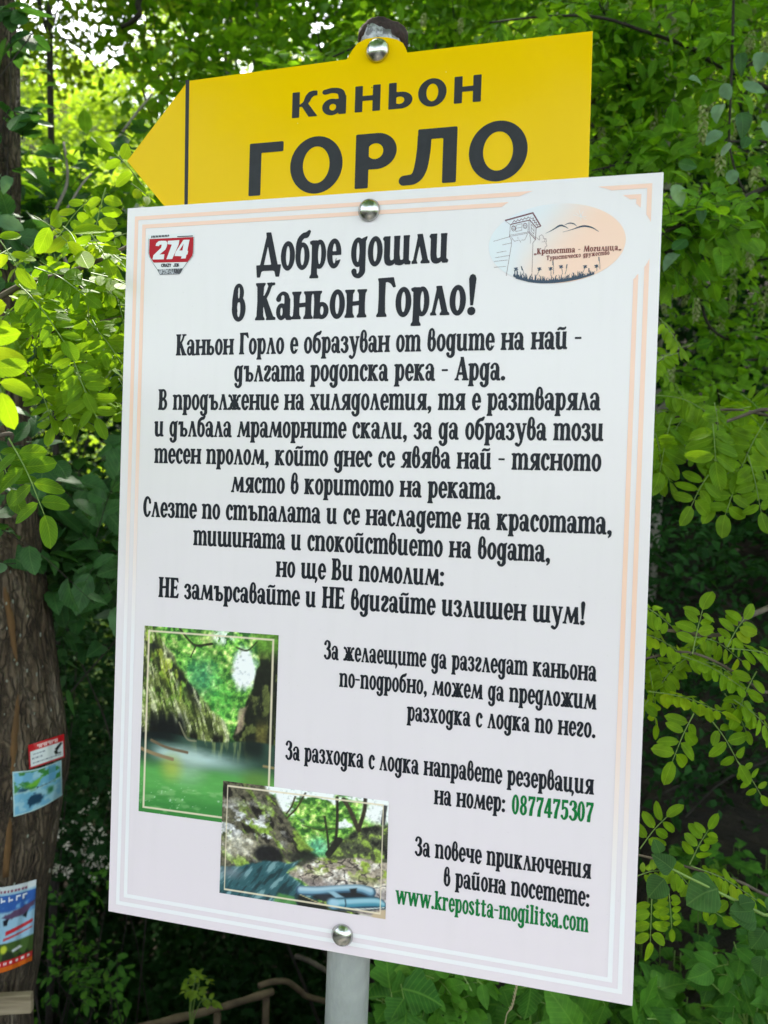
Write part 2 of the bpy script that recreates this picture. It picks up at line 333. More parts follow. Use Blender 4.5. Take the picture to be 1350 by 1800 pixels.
G['Н'] = (.84, [stem(.16, 0, H, .22), stem(.66, 0, H, .22), ('p', [(.16, .62), (.66, .66), (.66, .78), (.16, .74)])])
G['С'] = (.6, [('e', (.31, .69, .31, .72)), ('e-', (.34, .69, .13, .57)), ('p-', [(.4, .4), (.8, .3), (.8, 1.05), (.4, .95)]), ('s', [(.5, 1.2), (.52, .98)], [.05, .07])])
G['0'] = (.58, ring(.27, .69, .27, .71, .085, .57))
G['8'] = (.58, ring(.27, .37, .27, .39, .09, .27) + ring(.27, 1.04, .24, .36, .08, .24))
G['7'] = (.58, [('p', [(.02, H), (.54, H), (.54, 1.2), (.36, .5), (.32, 0), (.1, 0), (.14, .4), (.38, 1.2), (.16, 1.2), (.08, 1.05), (.02, 1.05)])])
G['4'] = (.6, [('p', [(.28, H), (.48, H), (.48, 0), (.29, 0), (.29, .28), (-.01, .28), (-.01, .42)]), ('p', [(.4, .28), (.6, .28), (.6, .42), (.4, .42)]), ('p-', [(.29, .96), (.29, .42), (.13, .42)])])
G['5'] = (.58, [('p', [(.06, H), (.5, H), (.52, 1.2), (.2, 1.2), (.18, .82), (.05, .66)]), ('s', [(.12, .74), (.28, .84), (.42, .7), (.43, .32), (.32, .08), (.16, .05), (.06, .22)], [.05, .05, .09, .11, .08, .05, .08])])
G['3'] = (.56, G['З'][1])
G['w'] = (1.1, [('p', [(-.02, 1), (.28, 1), (.26, .93), (.37, .36), (.5, .93), (.48, 1), (.75, 1), (.73, .93), (.83, .36), (.92, .88), (.87, .94), (.87, 1), (1.12, 1), (1.11, .94), (1.04, .88), (.86, -.02), (.72, -.02), (.58, .62), (.41, -.02), (.27, -.02), (.06, .9), (-.02, .94)])])
G['k'] = (.68, [stem(.14, 0, H, .2, 1, .2), flag(.14, H)] + G['к'][1][1:])
G['r'] = (.52, [stem(.14, 0, .98, .2, 1, .2), flag(.14, 1.0), ('s', [(.2, .68), (.28, .88), (.4, .94)], [.03, .05, .06]), ('s', [(.42, .88), (.43, .8)], [.085, .075])])
G['s'] = (.48, [('s', [(.38, .8), (.3, .95), (.18, .95), (.08, .8), (.14, .62), (.3, .42), (.38, .25), (.32, .08), (.2, .04), (.07, .2)], [.075, .055, .055, .09, .1, .1, .1, .07, .055, .08])])
G['t'] = (.5, [stem(.2, .0, 1.22, .2, 0, -.3), ('p', [(-.01, .88), (.44, .88), (.44, .98), (-.01, .98)]), ('s', [(.2, .18), (.27, .06), (.38, .05), (.44, .16)], [.1, .08, .05, .03])])
G['i'] = (.36, [stem(.15, 0, .98, .2, 1, .2), flag(.15, 1.0), ('e', (.15, 1.22, .11, .12))])
G['l'] = (.34, [stem(.15, 0, H, .2, 1, .2), flag(.15, H)])
for a, b in zip('oaeceрpmg', 'оаесерртд'): G[a] = G[b]
G['.'] = (.26, [('e', (.12, .1, .12, .12))])
G[','] = (.28, [('e', (.13, .1, .12, .12)), ('s', [(.18, .06), (.17, -.08), (.08, -.2)], [.07, .05, .02])])
G[':'] = (.28, [('e', (.13, .1, .12, .12)), ('e', (.13, .74, .12, .12))])
G['!'] = (.36, [('e', (.16, .1, .13, .13)), ('p', [(.06, 1.25), (.1, 1.36), (.17, 1.4), (.25, 1.36), (.29, 1.25), (.2, .32), (.13, .32)])])
G['-'] = (.4, [('p', [(.0, .58), (.36, .58), (.36, .66), (.0, .66)])])
# plain heavy letters of the arrow
B = {}
def bar(x0, y0, x1, y1): return ('p', [(x0, y0), (x1, y0), (x1, y1), (x0, y1)])
B['к'] = (.92, [bar(.08, 0, .32, 1), ('p', [(.3, .48), (.44, .6), (.52, .84), (.62, .97), (.76, 1.01), (.9, 1.0), (.9, .81), (.8, .81), (.72, .74), (.66, .6), (.6, .53), (.92, 0), (.63, 0), (.4, .42), (.3, .42)])])
B['а'] = (.92, [('e', (.36, .3, .31, .32)), ('e-', (.39, .29, .11, .13)), bar(.58, 0, .82, .7), ('P', None)][:3] + [('s', [(.14, .9), (.38, .94), (.62, .86), (.7, .62)], [.1, .1, .11, .12]), ('p', [(.35, .43), (.6, .43), (.6, .6), (.35, .6)])])
B['н'] = (.96, [bar(.08, 0, .32, 1), bar(.64, 0, .88, 1), bar(.3, .42, .66, .61)])
B['ь'] = (.86, [bar(.08, 0, .32, 1), ('e', (.46, .32, .36, .32)), ('e-', (.42, .32, .15, .14)), bar(.1, .0, .42, .18), bar(.1, .46, .42, .64), bar(.08, 0, .32, 1)])
B['о'] = (.94, ring(.46, .5, .43, .53, .18, .33))
B['Г'] = (.78, [bar(.08, 0, .32, 1), bar(.08, .81, .76, 1)])
B['О'] = (1.14, ring(.56, .5, .51, .535, .26, .345))
B['Р'] = (.92, [bar(.1, 0, .35, 1), ('e', (.5, .67, .37, .33)), ('e-', (.47, .67, .15, .145)), bar(.2, .34, .5, .525), bar(.2, .815, .5, 1), bar(.1, 0, .35, 1)])
B['Л'] = (1.06, [bar(.72, 0, .97, 1), bar(.26, .81, .97, 1), ('s', [(.38, .86), (.37, .6), (.32, .28), (.22, .12), (.02, .09)], [.125, .125, .12, .1, .09])])

_gc = {}
def glyph(font, ch):
    k = (id(font), ch)
    if k not in _gc:
        wd, ops = font[ch]
        _gc[k] = contour(ops, -.16, wd + .16, -.48, 1.5, 44, .022 if font is G else 0.0)
    return _gc[k]
def lay_text(font, text, gap=.07, space=.4):
    """list of (polygon, ...) in text units and total width"""
    x = 0; out = []; x1 = 0
    for ch in text:
        if ch == ' ': x += space; continue
        for p in glyph(font, ch): out.append([(a + x, b) for a, b in p])
        x += font[ch][0]; x1 = x; x += gap
    return out, x1

# ------------------------------------------------------------------ sign frame: board plane recovered from the picture
_r1 = C2W @ np.array([0.970112, -0.0282046, 0.2410123]); _r1[2] = 0; _r1 = norm(_r1)
B_ROT = math.atan2(_r1[1], _r1[0])
B_BL = CAM + C2W @ np.array([-0.394383, -0.570839, -1.0993937])      # bottom left corner
BW, BH = 0.7154, 1.0
BN = np.array([_r1[1], -_r1[0], 0.0])                                  # towards the viewer
def to_sheet(px, py, back=0.0):
    """pixel -> (x, z) on the board plane (or a plane 'back' metres behind it)"""
    d = ray(px, py); o = B_BL - BN * back
    t = (o - CAM).dot(BN) / d.dot(BN); q = CAM + d * t - o
    return np.array([q.dot(_r1), q[2]])
def sheet_local(x, z, y):                                              # local frame of a sign thing: x right, y away, z up
    return (x, y, z)

def flat_mesh(name, polys, y, material, parent, fn=None, smooth=False):
    """flat polygons given as (x, z); lies at local depth y"""
    v, f = [], []
    for p in polys:
        n = len(v); v += [(a, y, b) for a, b in p]; f.append(tuple(range(n, n + len(p))))
    me = bpy.data.meshes.new(name); me.from_pydata(v, [], f); me.update()
    return link(name, me, material, parent, local=True)
def text_polys(font, text, p0, p1, xh, back=0.0, gap=.07, space=.4):
    a = to_sheet(*p0, back); b = to_sheet(*p1, back)
    polys, wd = lay_text(font, text, gap, space)
    e = (b - a) / wd
    return [[tuple(a + e * x + np.array([0, xh * z])) for x, z in p] for p in polys]
def px_art(ops, box, res, back=0.0):
    """line art traced in photograph pixels, mapped on the sheet (y is flipped so the outline keeps its turn)"""
    out = []
    for p in contour(ops, box[0], box[1], box[2], box[3], res):
        out.append([tuple(to_sheet(a, b, back)) for a, b in p][::-1])
    return out
def painted(name, paint, corners, nu, nv, y, material, parent, back=0.0):
    """printed picture: fine grid, one printed colour per point; corners TL TR BR BL in pixels"""
    TL, TR, BR, BL = [to_sheet(*c, back) for c in corners]
    u, v = np.meshgrid(np.linspace(0, 1, nu), np.linspace(0, 1, nv))
    P = (TL * ((1 - u) * (1 - v))[..., None] + TR * (u * (1 - v))[..., None] + BR * (u * v)[..., None] + BL * ((1 - u) * v)[..., None])
    verts = np.stack([P[..., 0], np.full(u.shape, y), P[..., 1]], -1).reshape(-1, 3)
    return grid_mesh(name, verts, nu, nv, paint(u, v), material, parent, True)
def grid_mesh(name, verts, nu, nv, rgb, material, parent, local):
    idx = np.arange(nu * nv).reshape(nv, nu)
    f = np.stack([idx[1:, :-1], idx[1:, 1:], idx[:-1, 1:], idx[:-1, :-1]], -1).reshape(-1, 4)
    me = bpy.data.meshes.new(name); me.from_pydata(verts.tolist(), [], f.tolist())
    c = np.clip(rgb.reshape(-1, 3), 0, 1); c = np.where(c <= .04045, c / 12.92, ((c + .055) / 1.055) ** 2.4)
    a = me.attributes.new('ink', 'FLOAT_COLOR', 'POINT')
    a.data.foreach_set('color', np.hstack([c, np.ones((len(c), 1))]).astype(np.float32).ravel()); me.update()
    return link(name, me, material, parent, local)
def plate(name, outline, y0, y1, material, parent, bev=0.0006):
    """sheet of metal cut to an outline, front at y0, back at y1"""
    n = len(outline)
    v = [(a, y0, b) for a, b in outline] + [(a, y1, b) for a, b in outline]
    f = [tuple(range(n)), tuple(range(n, 2 * n))[::-1]] + [(i, i + n, (i + 1) % n + n, (i + 1) % n) for i in range(n)]
    me = bpy.data.meshes.new(name); me.from_pydata(v, [], f); me.update()
    o = link(name, me, material, parent, True)
    b = o.modifiers.new('b', 'BEVEL'); b.width = bev; b.segments = 2; b.limit_method = 'ANGLE'
    return o
def dome(name, x, z, y, r, h, material, parent):
    """round bolt head with a collar"""
    v, f = [], []; prof = [(r * 1.0, 0.0), (r * 1.02, -h * .12), (r * .97, -h * .3), (r * .82, -h * .62), (r * .58, -h * .86), (r * .3, -h * .97)]
    k = 32
    for a, b in prof:
        for i in range(k):
            t = 2 * math.pi * i / k; v.append((x + a * math.cos(t), y + b, z + a * math.sin(t)))
    v.append((x, y - h, z))
    for j in range(len(prof) - 1):
        for i in range(k): f.append((j * k + i, j * k + (i + 1) % k, (j + 1) * k + (i + 1) % k, (j + 1) * k + i))
    for i in range(k): f.append(((len(prof) - 1) * k + i, (len(prof) - 1) * k + (i + 1) % k, len(prof) * k))
    me = bpy.data.meshes.new(name); me.from_pydata(v, [], f); me.update()
    return link(name, me, material, parent, True, True)
# ================================================================== SIGN POST, ARROW, BOARD
def mixed_print(name, bottom, top, rough, coat):
    m = mat(name, top, rough, 0, .5, coat)
    tc = N(m, 'ShaderNodeTexCoord'); sp = N(m, 'ShaderNodeSeparateXYZ'); L(m, tc.outputs['Object'], sp.inputs[0])
    mr = N(m, 'ShaderNodeMapRange'); mr.inputs[1].default_value = 0.0; mr.inputs[2].default_value = 0.85; L(m, sp.outputs['Z'], mr.inputs[0])
    r = ramp(m, [(0, bottom), (1, top)]); L(m, mr.outputs[0], r.inputs[0])
    # small scuffs and specks of dirt
    nz = N(m, 'ShaderNodeTexNoise'); nz.inputs['Scale'].default_value = 9; nz.inputs['Detail'].default_value = 8
    L(m, tc.outputs['Object'], nz.inputs['Vector'])
    vr = N(m, 'ShaderNodeTexVoronoi'); vr.inputs['Scale'].default_value = 26; L(m, tc.outputs['Object'], vr.inputs['Vector'])
    lt = N(m, 'ShaderNodeMath', operation='LESS_THAN'); lt.inputs[1].default_value = 0.035; L(m, vr.outputs['Distance'], lt.inputs[0])
    sx = N(m, 'ShaderNodeSeparateXYZ'); L(m, vr.outputs['Color'], sx.inputs[0])
    gt = N(m, 'ShaderNodeMath', operation='GREATER_THAN'); gt.inputs[1].default_value = 0.9; L(m, sx.outputs[0], gt.inputs[0])
    mu = N(m, 'ShaderNodeMath', operation='MULTIPLY'); L(m, lt.outputs[0], mu.inputs[0]); L(m, gt.outputs[0], mu.inputs[1])
    m2 = N(m, 'ShaderNodeMath', operation='MULTIPLY'); m2.inputs[1].default_value = .55; L(m, mu.outputs[0], m2.inputs[0])
    mx = N(m, 'ShaderNodeMixRGB'); mx.inputs[2].default_value = (.12, .1, .08, 1); L(m, m2.outputs[0], mx.inputs[0]); L(m, r.outputs[0], mx.inputs[1])
    mg = N(m, 'ShaderNodeMixRGB'); mg.blend_type = 'MULTIPLY'; mg.inputs[0].default_value = .02; L(m, mx.outputs[0], mg.inputs[1]); L(m, nz.outputs['Fac'], mg.inputs[2])
    mpd = N(m, 'ShaderNodeMapping'); mpd.inputs['Scale'].default_value = (1, 1, .09); L(m, tc.outputs['Object'], mpd.inputs[0])
    nd = N(m, 'ShaderNodeTexNoise'); nd.inputs['Scale'].default_value = 46; nd.inputs['Detail'].default_value = 6; L(m, mpd.outputs[0], nd.inputs['Vector'])
    dr = N(m, 'ShaderNodeMapRange'); dr.inputs[1].default_value = .5; dr.inputs[2].default_value = .8; dr.inputs[3].default_value = 0; dr.inputs[4].default_value = .05; L(m, nd.outputs['Fac'], dr.inputs[0])
    md = N(m, 'ShaderNodeMixRGB'); md.inputs[2].default_value = (.42, .40, .36, 1); L(m, dr.outputs[0], md.inputs[0]); L(m, mg.outputs[0], md.inputs[1])
    # fine grey dust, thicker low down
    ns = N(m, 'ShaderNodeTexNoise'); ns.inputs['Scale'].default_value = 260; ns.inputs['Detail'].default_value = 3; L(m, tc.outputs['Object'], ns.inputs['Vector'])
    ds = N(m, 'ShaderNodeMapRange'); ds.inputs[1].default_value = .66; ds.inputs[2].default_value = .74; ds.inputs[3].default_value = 0; ds.inputs[4].default_value = .09; L(m, ns.outputs['Fac'], ds.inputs[0])
    m5 = N(m, 'ShaderNodeMixRGB'); m5.inputs[2].default_value = (.36, .34, .32, 1); L(m, ds.outputs[0], m5.inputs[0]); L(m, md.outputs[0], m5.inputs[1])
    L(m, m5.outputs[0], bsdf(m).inputs['Base Color'])
    nw = N(m, 'ShaderNodeTexNoise'); nw.inputs['Scale'].default_value = 3.2; nw.inputs['Detail'].default_value = 2; L(m, tc.outputs['Object'], nw.inputs['Vector'])
    bw = N(m, 'ShaderNodeBump'); bw.inputs['Strength'].default_value = .12; bw.inputs['Distance'].default_value = .012; L(m, nw.outputs['Fac'], bw.inputs['Height']); L(m, bw.outputs[0], bsdf(m).inputs['Normal'])
    mr2 = N(m, 'ShaderNodeMapRange'); mr2.inputs[3].default_value = rough - .015; mr2.inputs[4].default_value = rough + .02
    L(m, nz.outputs['Fac'], mr2.inputs[0]); L(m, mr2.outputs[0], bsdf(m).inputs['Roughness'])
    return m
M_white = mixed_print('white_print', (.845, .735, .80, 1), (.86, .81, .825, 1), .26, .1)
M_yellow = noise_mat('yellow_enamel', [(.3, (.88, .56, .0, 1)), (.7, (.92, .59, .0, 1))], scale=5, rough=.14, bump=.02, bscale=40, bdist=.001, spec=.07)
bsdf(M_yellow).inputs['Coat Weight'].default_value = .05; bsdf(M_yellow).inputs['Coat Roughness'].default_value = .05
def specks(m, scale, cut, amount, col):
    b0 = bsdf(m); old = b0.inputs['Base Color'].links[0].from_socket; tc_ = N(m, 'ShaderNodeTexCoord')
    vo = N(m, 'ShaderNodeTexVoronoi'); vo.inputs['Scale'].default_value = scale; L(m, tc_.outputs['Object'], vo.inputs['Vector'])
    nz_ = N(m, 'ShaderNodeTexNoise'); nz_.inputs['Scale'].default_value = scale * 3; L(m, tc_.outputs['Object'], nz_.inputs['Vector'])
    ad_ = N(m, 'ShaderNodeMath', operation='MULTIPLY_ADD'); ad_.inputs[1].default_value = .12; L(m, nz_.outputs['Fac'], ad_.inputs[0]); L(m, vo.outputs['Distance'], ad_.inputs[2])
    l_ = N(m, 'ShaderNodeMath', operation='LESS_THAN'); l_.inputs[1].default_value = cut + .06; L(m, ad_.outputs[0], l_.inputs[0])
    s_ = N(m, 'ShaderNodeSeparateXYZ'); L(m, vo.outputs['Color'], s_.inputs[0]); g_ = N(m, 'ShaderNodeMath', operation='GREATER_THAN'); g_.inputs[1].default_value = amount; L(m, s_.outputs[0], g_.inputs[0])
    u_ = N(m, 'ShaderNodeMath', operation='MULTIPLY'); L(m, l_.outputs[0], u_.inputs[0]); L(m, g_.outputs[0], u_.inputs[1])
    x_ = N(m, 'ShaderNodeMixRGB'); x_.inputs[2].default_value = col; L(m, u_.outputs[0], x_.inputs[0]); L(m, old, x_.inputs[1]); L(m, x_.outputs[0], b0.inputs['Base Color'])
specks(M_yellow, 34, .045, .82, (.22, .15, .01, 1)); specks(M_yellow, 60, .05, .9, (.9, .72, .25, 1))
M_black = noise_mat('black_vinyl', [(.35, (.006, .008, .012, 1)), (.7, (.014, .016, .022, 1))], scale=60, rough=.5, bump=.06, bscale=300, bdist=.0005)
M_ink = mat('dark_ink', (.008, .010, .017, 1), .42, 0, .25)
M_green = mat('green_ink', lin('067438'), .42, 0, .25)
M_bolt = noise_mat('galvanised_bolt', [(.35, (.42, .42, .40, 1)), (.7, (.68, .68, .66, 1))], scale=120, rough=.24, bump=.14, bscale=220, metal=1.0, bdist=.001)
M_ink_pic = attr_mat('printed_picture', .32, .5, .15)

# ---- post
px_c = to_sheet(609, 1740, .04); px_t = to_sheet(673, 110, .04)
PX = (to_sheet(649, 370)[0] + to_sheet(602, 1643)[0]) / 2              # bolts give the post axis
PR = 0.0295
ARR = 0.006                                                           # arrow sheet lies just behind the board sheet
PYC = ARR + 0.0035 + PR
base = np.array([B_BL[0], B_BL[1], 0.0])
post_w = base + _r1 * PX - BN * PYC
M_post = noise_mat('grey_crackled_paint', [(.3, (.20, .22, .21, 1)), (.55, (.30, .32, .31, 1)), (.75, (.42, .44, .42, 1))], scale=7, detail=8, rough=.42, bump=.75, bscale=120, stretch=(1, 1, .55), bdist=.0025, dist=1.2)
M_silver = noise_mat('flaking_silver_paint', [(.42, (.16, .16, .165, 1)), (.5, (.42, .43, .45, 1)), (.8, (.62, .63, .66, 1))], scale=85, detail=4, rough=.35, bump=.8, bscale=130, metal=.35, bdist=.002)
M_rust = noise_mat('rusted_rim', [(.35, (.022, .014, .013, 1)), (.6, (.05, .03, .028, 1)), (.8, (.12, .085, .075, 1))], scale=70, rough=.8, bump=.5, bscale=140)
post = thing('sign_post', 'grey painted steel pipe post with a ragged rusty rim that carries the two signs', 'post', tuple(post_w), B_ROT)
zt = CAM[2] + (to_sheet(672, 62, PYC)[1] + B_BL[2] - CAM[2])
top = 1.5
top = B_BL[2] + to_sheet(674, 60, PYC)[1]
zb_, zt_ = B_BL[2] + to_sheet(609, 1785, PYC)[1], B_BL[2] + to_sheet(674, 60, PYC)[1]
xb_, xt_ = to_sheet(609, 1785, PYC)[0] - PX, to_sheet(673.5, 60, PYC)[0] - PX
def xo(z): return xb_ + (xt_ - xb_) * (z - zb_) / (zt_ - zb_)           # the pipe stands a hair out of plumb
b = Bag(); zz = [-.3, 0, .3, .6, .8, .95, 1.1, 1.3, 1.5, 1.7, 1.9, top - .14]
b.tube([(xo(z), 0, z) for z in zz], PR, 40, cap=True); b.build('pipe', M_post, post, True, True)
v, f = [], []; k = 64                                                 # flaking silver paint round the open end
for i in range(k):
    t = 2 * math.pi * i / k; e = -.0025 - .0085 * float(sstep(-.25, .05, math.cos(t))) * .75 + .0035 * math.sin(3 * t + 1) * .5 + random.uniform(-.0014, .0014)
    for j, z in enumerate(list(np.linspace(top - .1395, top - .03, 5)) + [top + e - .004, top + e, top + e]):
        rr = PR * (1.012 if j < 7 else 1.0); v.append((xo(z) + rr * math.cos(t), rr * math.sin(t), z))
for i in range(k):
    for j in range(7): f.append((i * 8 + j, ((i + 1) % k) * 8 + j, ((i + 1) % k) * 8 + j + 1, i * 8 + j + 1))
me = bpy.data.meshes.new('pipe_end'); me.from_pydata(v, [], f); me.update(); link('pipe_end', me, M_silver, post, True, True)
# torn rim: an uneven collar round the open end
v, f = [], []; k = 48
for i in range(k):
    t = 2 * math.pi * i / k
    out = 1.0 + .15 * max(0, math.cos(t - 0.05)) ** 3 + .15 * max(0, math.cos(t - 3.1)) ** 3 + random.uniform(-.012, .012)
    lo = -.011 - .015 * max(0, math.cos(t - .1)) ** 4 - .003 * max(0, math.cos(t - 3.1)) ** 4 + .0035 * math.sin(2 * t + 1.0) + random.uniform(-.0025, .0025)
    hi = .002 + .0025 * math.sin(t * 1.0 + 3.6) + .0015 * math.sin(3 * t) + random.uniform(-.001, .001)
    for rr, z in ((1.006, lo - .001), (out * .985, lo), (out, (lo + hi) / 2), (out * .99, hi), (.9, hi - .002), (.88, -.05)):
        v.append((xo(top) + PR * rr * math.cos(t), PR * rr * math.sin(t), top + z))
for i in range(k):
    for j in range(5): f.append((i * 6 + j, ((i + 1) % k) * 6 + j, ((i + 1) % k) * 6 + j + 1, i * 6 + j + 1))
me = bpy.data.meshes.new('rim'); me.from_pydata(v, [], f); me.update(); link('rim', me, M_rust, post, True, True)

# ---- arrow sign
arrow = thing('arrow_sign', 'yellow arrow shaped direction sign pointing left with bold black lettering', 'direction sign', tuple(B_BL - BN * ARR), B_ROT)
tip = to_sheet(223, 283, ARR); sh = to_sheet(330, 142, ARR); tr = to_sheet(1042, 54, ARR); rb = to_sheet(1034, 342, ARR)
ang = sh - tip; bot = np.array([sh[0] + .002, tip[1] - (sh[1] - tip[1])])
tl_ = to_sheet(609, 104, ARR); tr_ = to_sheet(716, 92, ARR)
tabc = [to_sheet(*p, ARR) for p in ((713, 84), (708, 75), (698, 69), (680, 65), (660, 65), (642, 68), (628, 76), (619, 88))]
outline = [tip, bot, (rb[0], bot[1] + .004), tr, tr_] + tabc + [tl_, sh]
o = plate('panel', [tuple(p) for p in outline], 0, .0022, M_yellow, arrow)
lw = [to_sheet(*p, ARR) for p in ((326.5, 141), (333, 140), (331, 356), (325, 357))]
lw[2][1] = lw[3][1] = bot[1] + .006
flat_mesh('arrowhead_line', [[tuple(p) for p in (lw[3], lw[2], lw[1], lw[0])]], -.0003, M_black, arrow)
hk = .0350
s1 = (to_sheet(680, 185, ARR) - to_sheet(680, 231, ARR))[1]; s2 = (to_sheet(680, 222, ARR) - to_sheet(680, 322, ARR))[1]
flat_mesh('small_lettering', text_polys(B, 'каньон', (509, 208.5), (850, 178), s1, ARR, .1), -.0004, M_black, arrow)
flat_mesh('large_lettering', text_polys(B, 'ГОРЛО', (430, 345.5), (933, 311.5), s2 * .96, ARR, .075), -.0004, M_black, arrow)
q = to_sheet(664, 90, ARR); dome('bolt', q[0], q[1], -.0002, .0152, .0115, M_bolt, arrow)

# ---- information board
board = thing('information_board', 'white printed information board with Bulgarian text, a logo and two river pictures', 'information board', tuple(B_BL), B_ROT)
v = [(0, 0), (BW, 0), (BW, BH), (0, BH)]
o = plate('panel', v, 0, .0035, M_white, board, .0008)
# double border, cut by a pale oval round the logo
oc = to_sheet(990, 430); oe = np.array([to_sheet(1150, 430)[0] - oc[0], to_sheet(990, 325)[1] - oc[1]])
def cut(x, z): return ((x - oc[0]) / oe[0]) ** 2 + ((z - oc[1]) / oe[1]) ** 2 < 1
def border_strip(i0, i1):
    polys = []
    X0, X1, Z0, Z1 = i0, BW - i0, i0, BH - i0; x0, x1, z0, z1 = i1, BW - i1, i1, BH - i1
    sides = [((X0, Z0), (X1, Z0), (x0, z0), (x1, z0)), ((X1, Z0), (X1, Z1), (x1, z0), (x1, z1)), ((X1, Z1), (X0, Z1), (x1, z1), (x0, z1)), ((X0, Z1), (X0, Z0), (x0, z1), (x0, z0))]
    for A, Bb, a, b_ in sides:
        n = 600; A, Bb, a, b_ = map(np.array, (A, Bb, a, b_)); run = None
        for i in range(n + 1):
            ts = i / n; ok = False
            if i < n:
                tm = (i + .5) / n; pm = A + (Bb - A) * tm; qm = a + (b_ - a) * tm
                ci, co = cut(*qm), cut(*pm)
                ok = not (ci and co)
                part = ok and (ci != co)
            if ok and part:
                lo, hi = 0.0, 1.0
                for _ in range(12):
                    md = (lo + hi) / 2
                    if cut(*(pm + (qm - pm) * md)) == co: lo = md
                    else: hi = md
                pa, pb = A + (Bb - A) * ts, A + (Bb - A) * (i + 1) / n; qa, qb = a + (b_ - a) * ts, a + (b_ - a) * (i + 1) / n
                if co: polys.append([pa + (qa - pa) * lo, pb + (qb - pb) * lo, qb, qa])
                else: polys.append([pa, pb, pb + (qb - pb) * lo, pa + (qa - pa) * lo])
            full = ok and not part
            if full and run is None: run = ts
            if not full and run is not None:
                polys.append([A + (Bb - A) * run, A + (Bb - A) * ts, a + (b_ - a) * ts, a + (b_ - a) * run]); run = None
    return polys
M_border = mat('peach_border_print', (1, 1, 1, 1), .32, 0, .5, .15)
tc = N(M_border, 'ShaderNodeTexCoord'); sp = N(M_border, 'ShaderNodeSeparateXYZ'); L(M_border, tc.outputs['Object'], sp.inputs[0])
ml = N(M_border, 'ShaderNodeMath', operation='MULTIPLY_ADD'); ml.inputs[1].default_value = -.42; L(M_border, sp.outputs['X'], ml.inputs[0]); 
ml.inputs[2].default_value = .62
# peach fades to white towards the bottom, later on the right-hand side
sb = N(M_border, 'ShaderNodeMath', operation='SUBTRACT'); L(M_border, sp.outputs['Z'], sb.inputs[0]); L(M_border, ml.outputs[0], sb.inputs[1])
mr = N(M_border, 'ShaderNodeMapRange'); mr.inputs[1].default_value = -.22; mr.inputs[2].default_value = .1; L(M_border, sb.outputs[0], mr.inputs[0])
rr = ramp(M_border, [(0, (.90, .87, .91, 1)), (1, lin('fcd2bd'))]); L(M_border, mr.outputs[0], rr.inputs[0]); L(M_border, rr.outputs[0], bsdf(M_border).inputs['Base Color'])
i_a = to_sheet(235, 520)[0]; i_b = to_sheet(242.5, 520)[0]; i_c = to_sheet(251, 520)[0]; i_d = to_sheet(258.5, 520)[0]
a0 = to_sheet(229, 700)[0]
b0, b1, b2, b3 = .0125, .0180, .0245, .0300
flat_mesh('border_frame', border_strip(b0, b1) + border_strip(b2, b3), -.0003, M_border, board)

LINES_HEAD = [('Добре дошли', (452, 476), (788, 460), 48), ('в Каньон Горло!', (408, 563.5), (838, 551.5), 47.5)]
LINES_BODY = [('Каньон Горло е образуван от водите на най -', (310, 624.5), (1022, 612.5), 28),
              ('дългата родопска река - Арда.', (412, 670.5), (888, 667.8), 28),
              ('В продължение на хилядолетия, тя е разтваряла', (279, 720), (1054.5, 720.5), 27.5),
              ('и дълбала мраморните скали, за да образува този', (272, 766.5), (1060.5, 774.5), 27.5),
              ('тесен пролом, който днес се явява най - тясното', (272, 813.5), (1056, 828), 27),
              ('място в коритото на реката.', (407, 864.7), (880, 877.6), 27),
              ('Слезте по стъпалата и се насладете на красотата,', (252, 907.5), (1075.5, 939), 27),
              ('тишината и спокойствието на водата,', (340.6, 957.8), (967, 987.5), 27),
              ('но ще Ви помолим:', (485.6, 1013.3), (780.4, 1029.5), 27),
              ('НЕ замърсавайте и НЕ вдигайте излишен шум!', (279.3, 1049), (1029.3, 1098), 27)]
LINES_TRIP = [('За желаещите да разгледат каньона', (570, 1157.8), (1048, 1197.2), 24.5), ('по-подробно, можем да предложим', (597, 1206.7), (1047.5, 1247), 24.5),
              ('разходка с лодка по него.', (716, 1266), (1046.6, 1296.8), 24.5), ('За разходка с лодка направете резервация', (502.3, 1334), (1042.8, 1396.3), 24.5),
              ('на номер:', (763.5, 1413), (887.8, 1427), 24.5), ('За повече приключения', (729.7, 1503), (1038, 1544.4), 24.5), ('в района посетете:', (780, 1556), (1036, 1593.6), 24.5)]
LINES_TEL = [('0877475307', (899.6, 1430), (1042.8, 1445.5), 24.5)]
LINES_WEB = [('www.krepostta-mogilitsa.com', (695.3, 1587.4), (1033.5, 1638.5), 23.5)]
def px_h(x, y, n): return (to_sheet(x, y - n) - to_sheet(x, y))[1]
def put(name, lines, material):
    P = []
    for t, a, b_, xh in lines: P += text_polys(G, t, a, b_, px_h((a[0] + b_[0]) / 2, (a[1] + b_[1]) / 2, xh))
    return flat_mesh(name, P, -.0004, material, board)
put('heading_lettering', LINES_HEAD, M_ink); put('body_lettering', LINES_BODY, M_ink); put('invitation_lettering', LINES_TRIP, M_ink)
put('phone_number', LINES_TEL, M_green); put('web_address', LINES_WEB, M_green)
for bx, by in ((649, 370), (602, 1643)):
    q = to_sheet(bx, by); dome('bolt', q[0], q[1], -.0001, .0146, .0105, M_bolt, board)
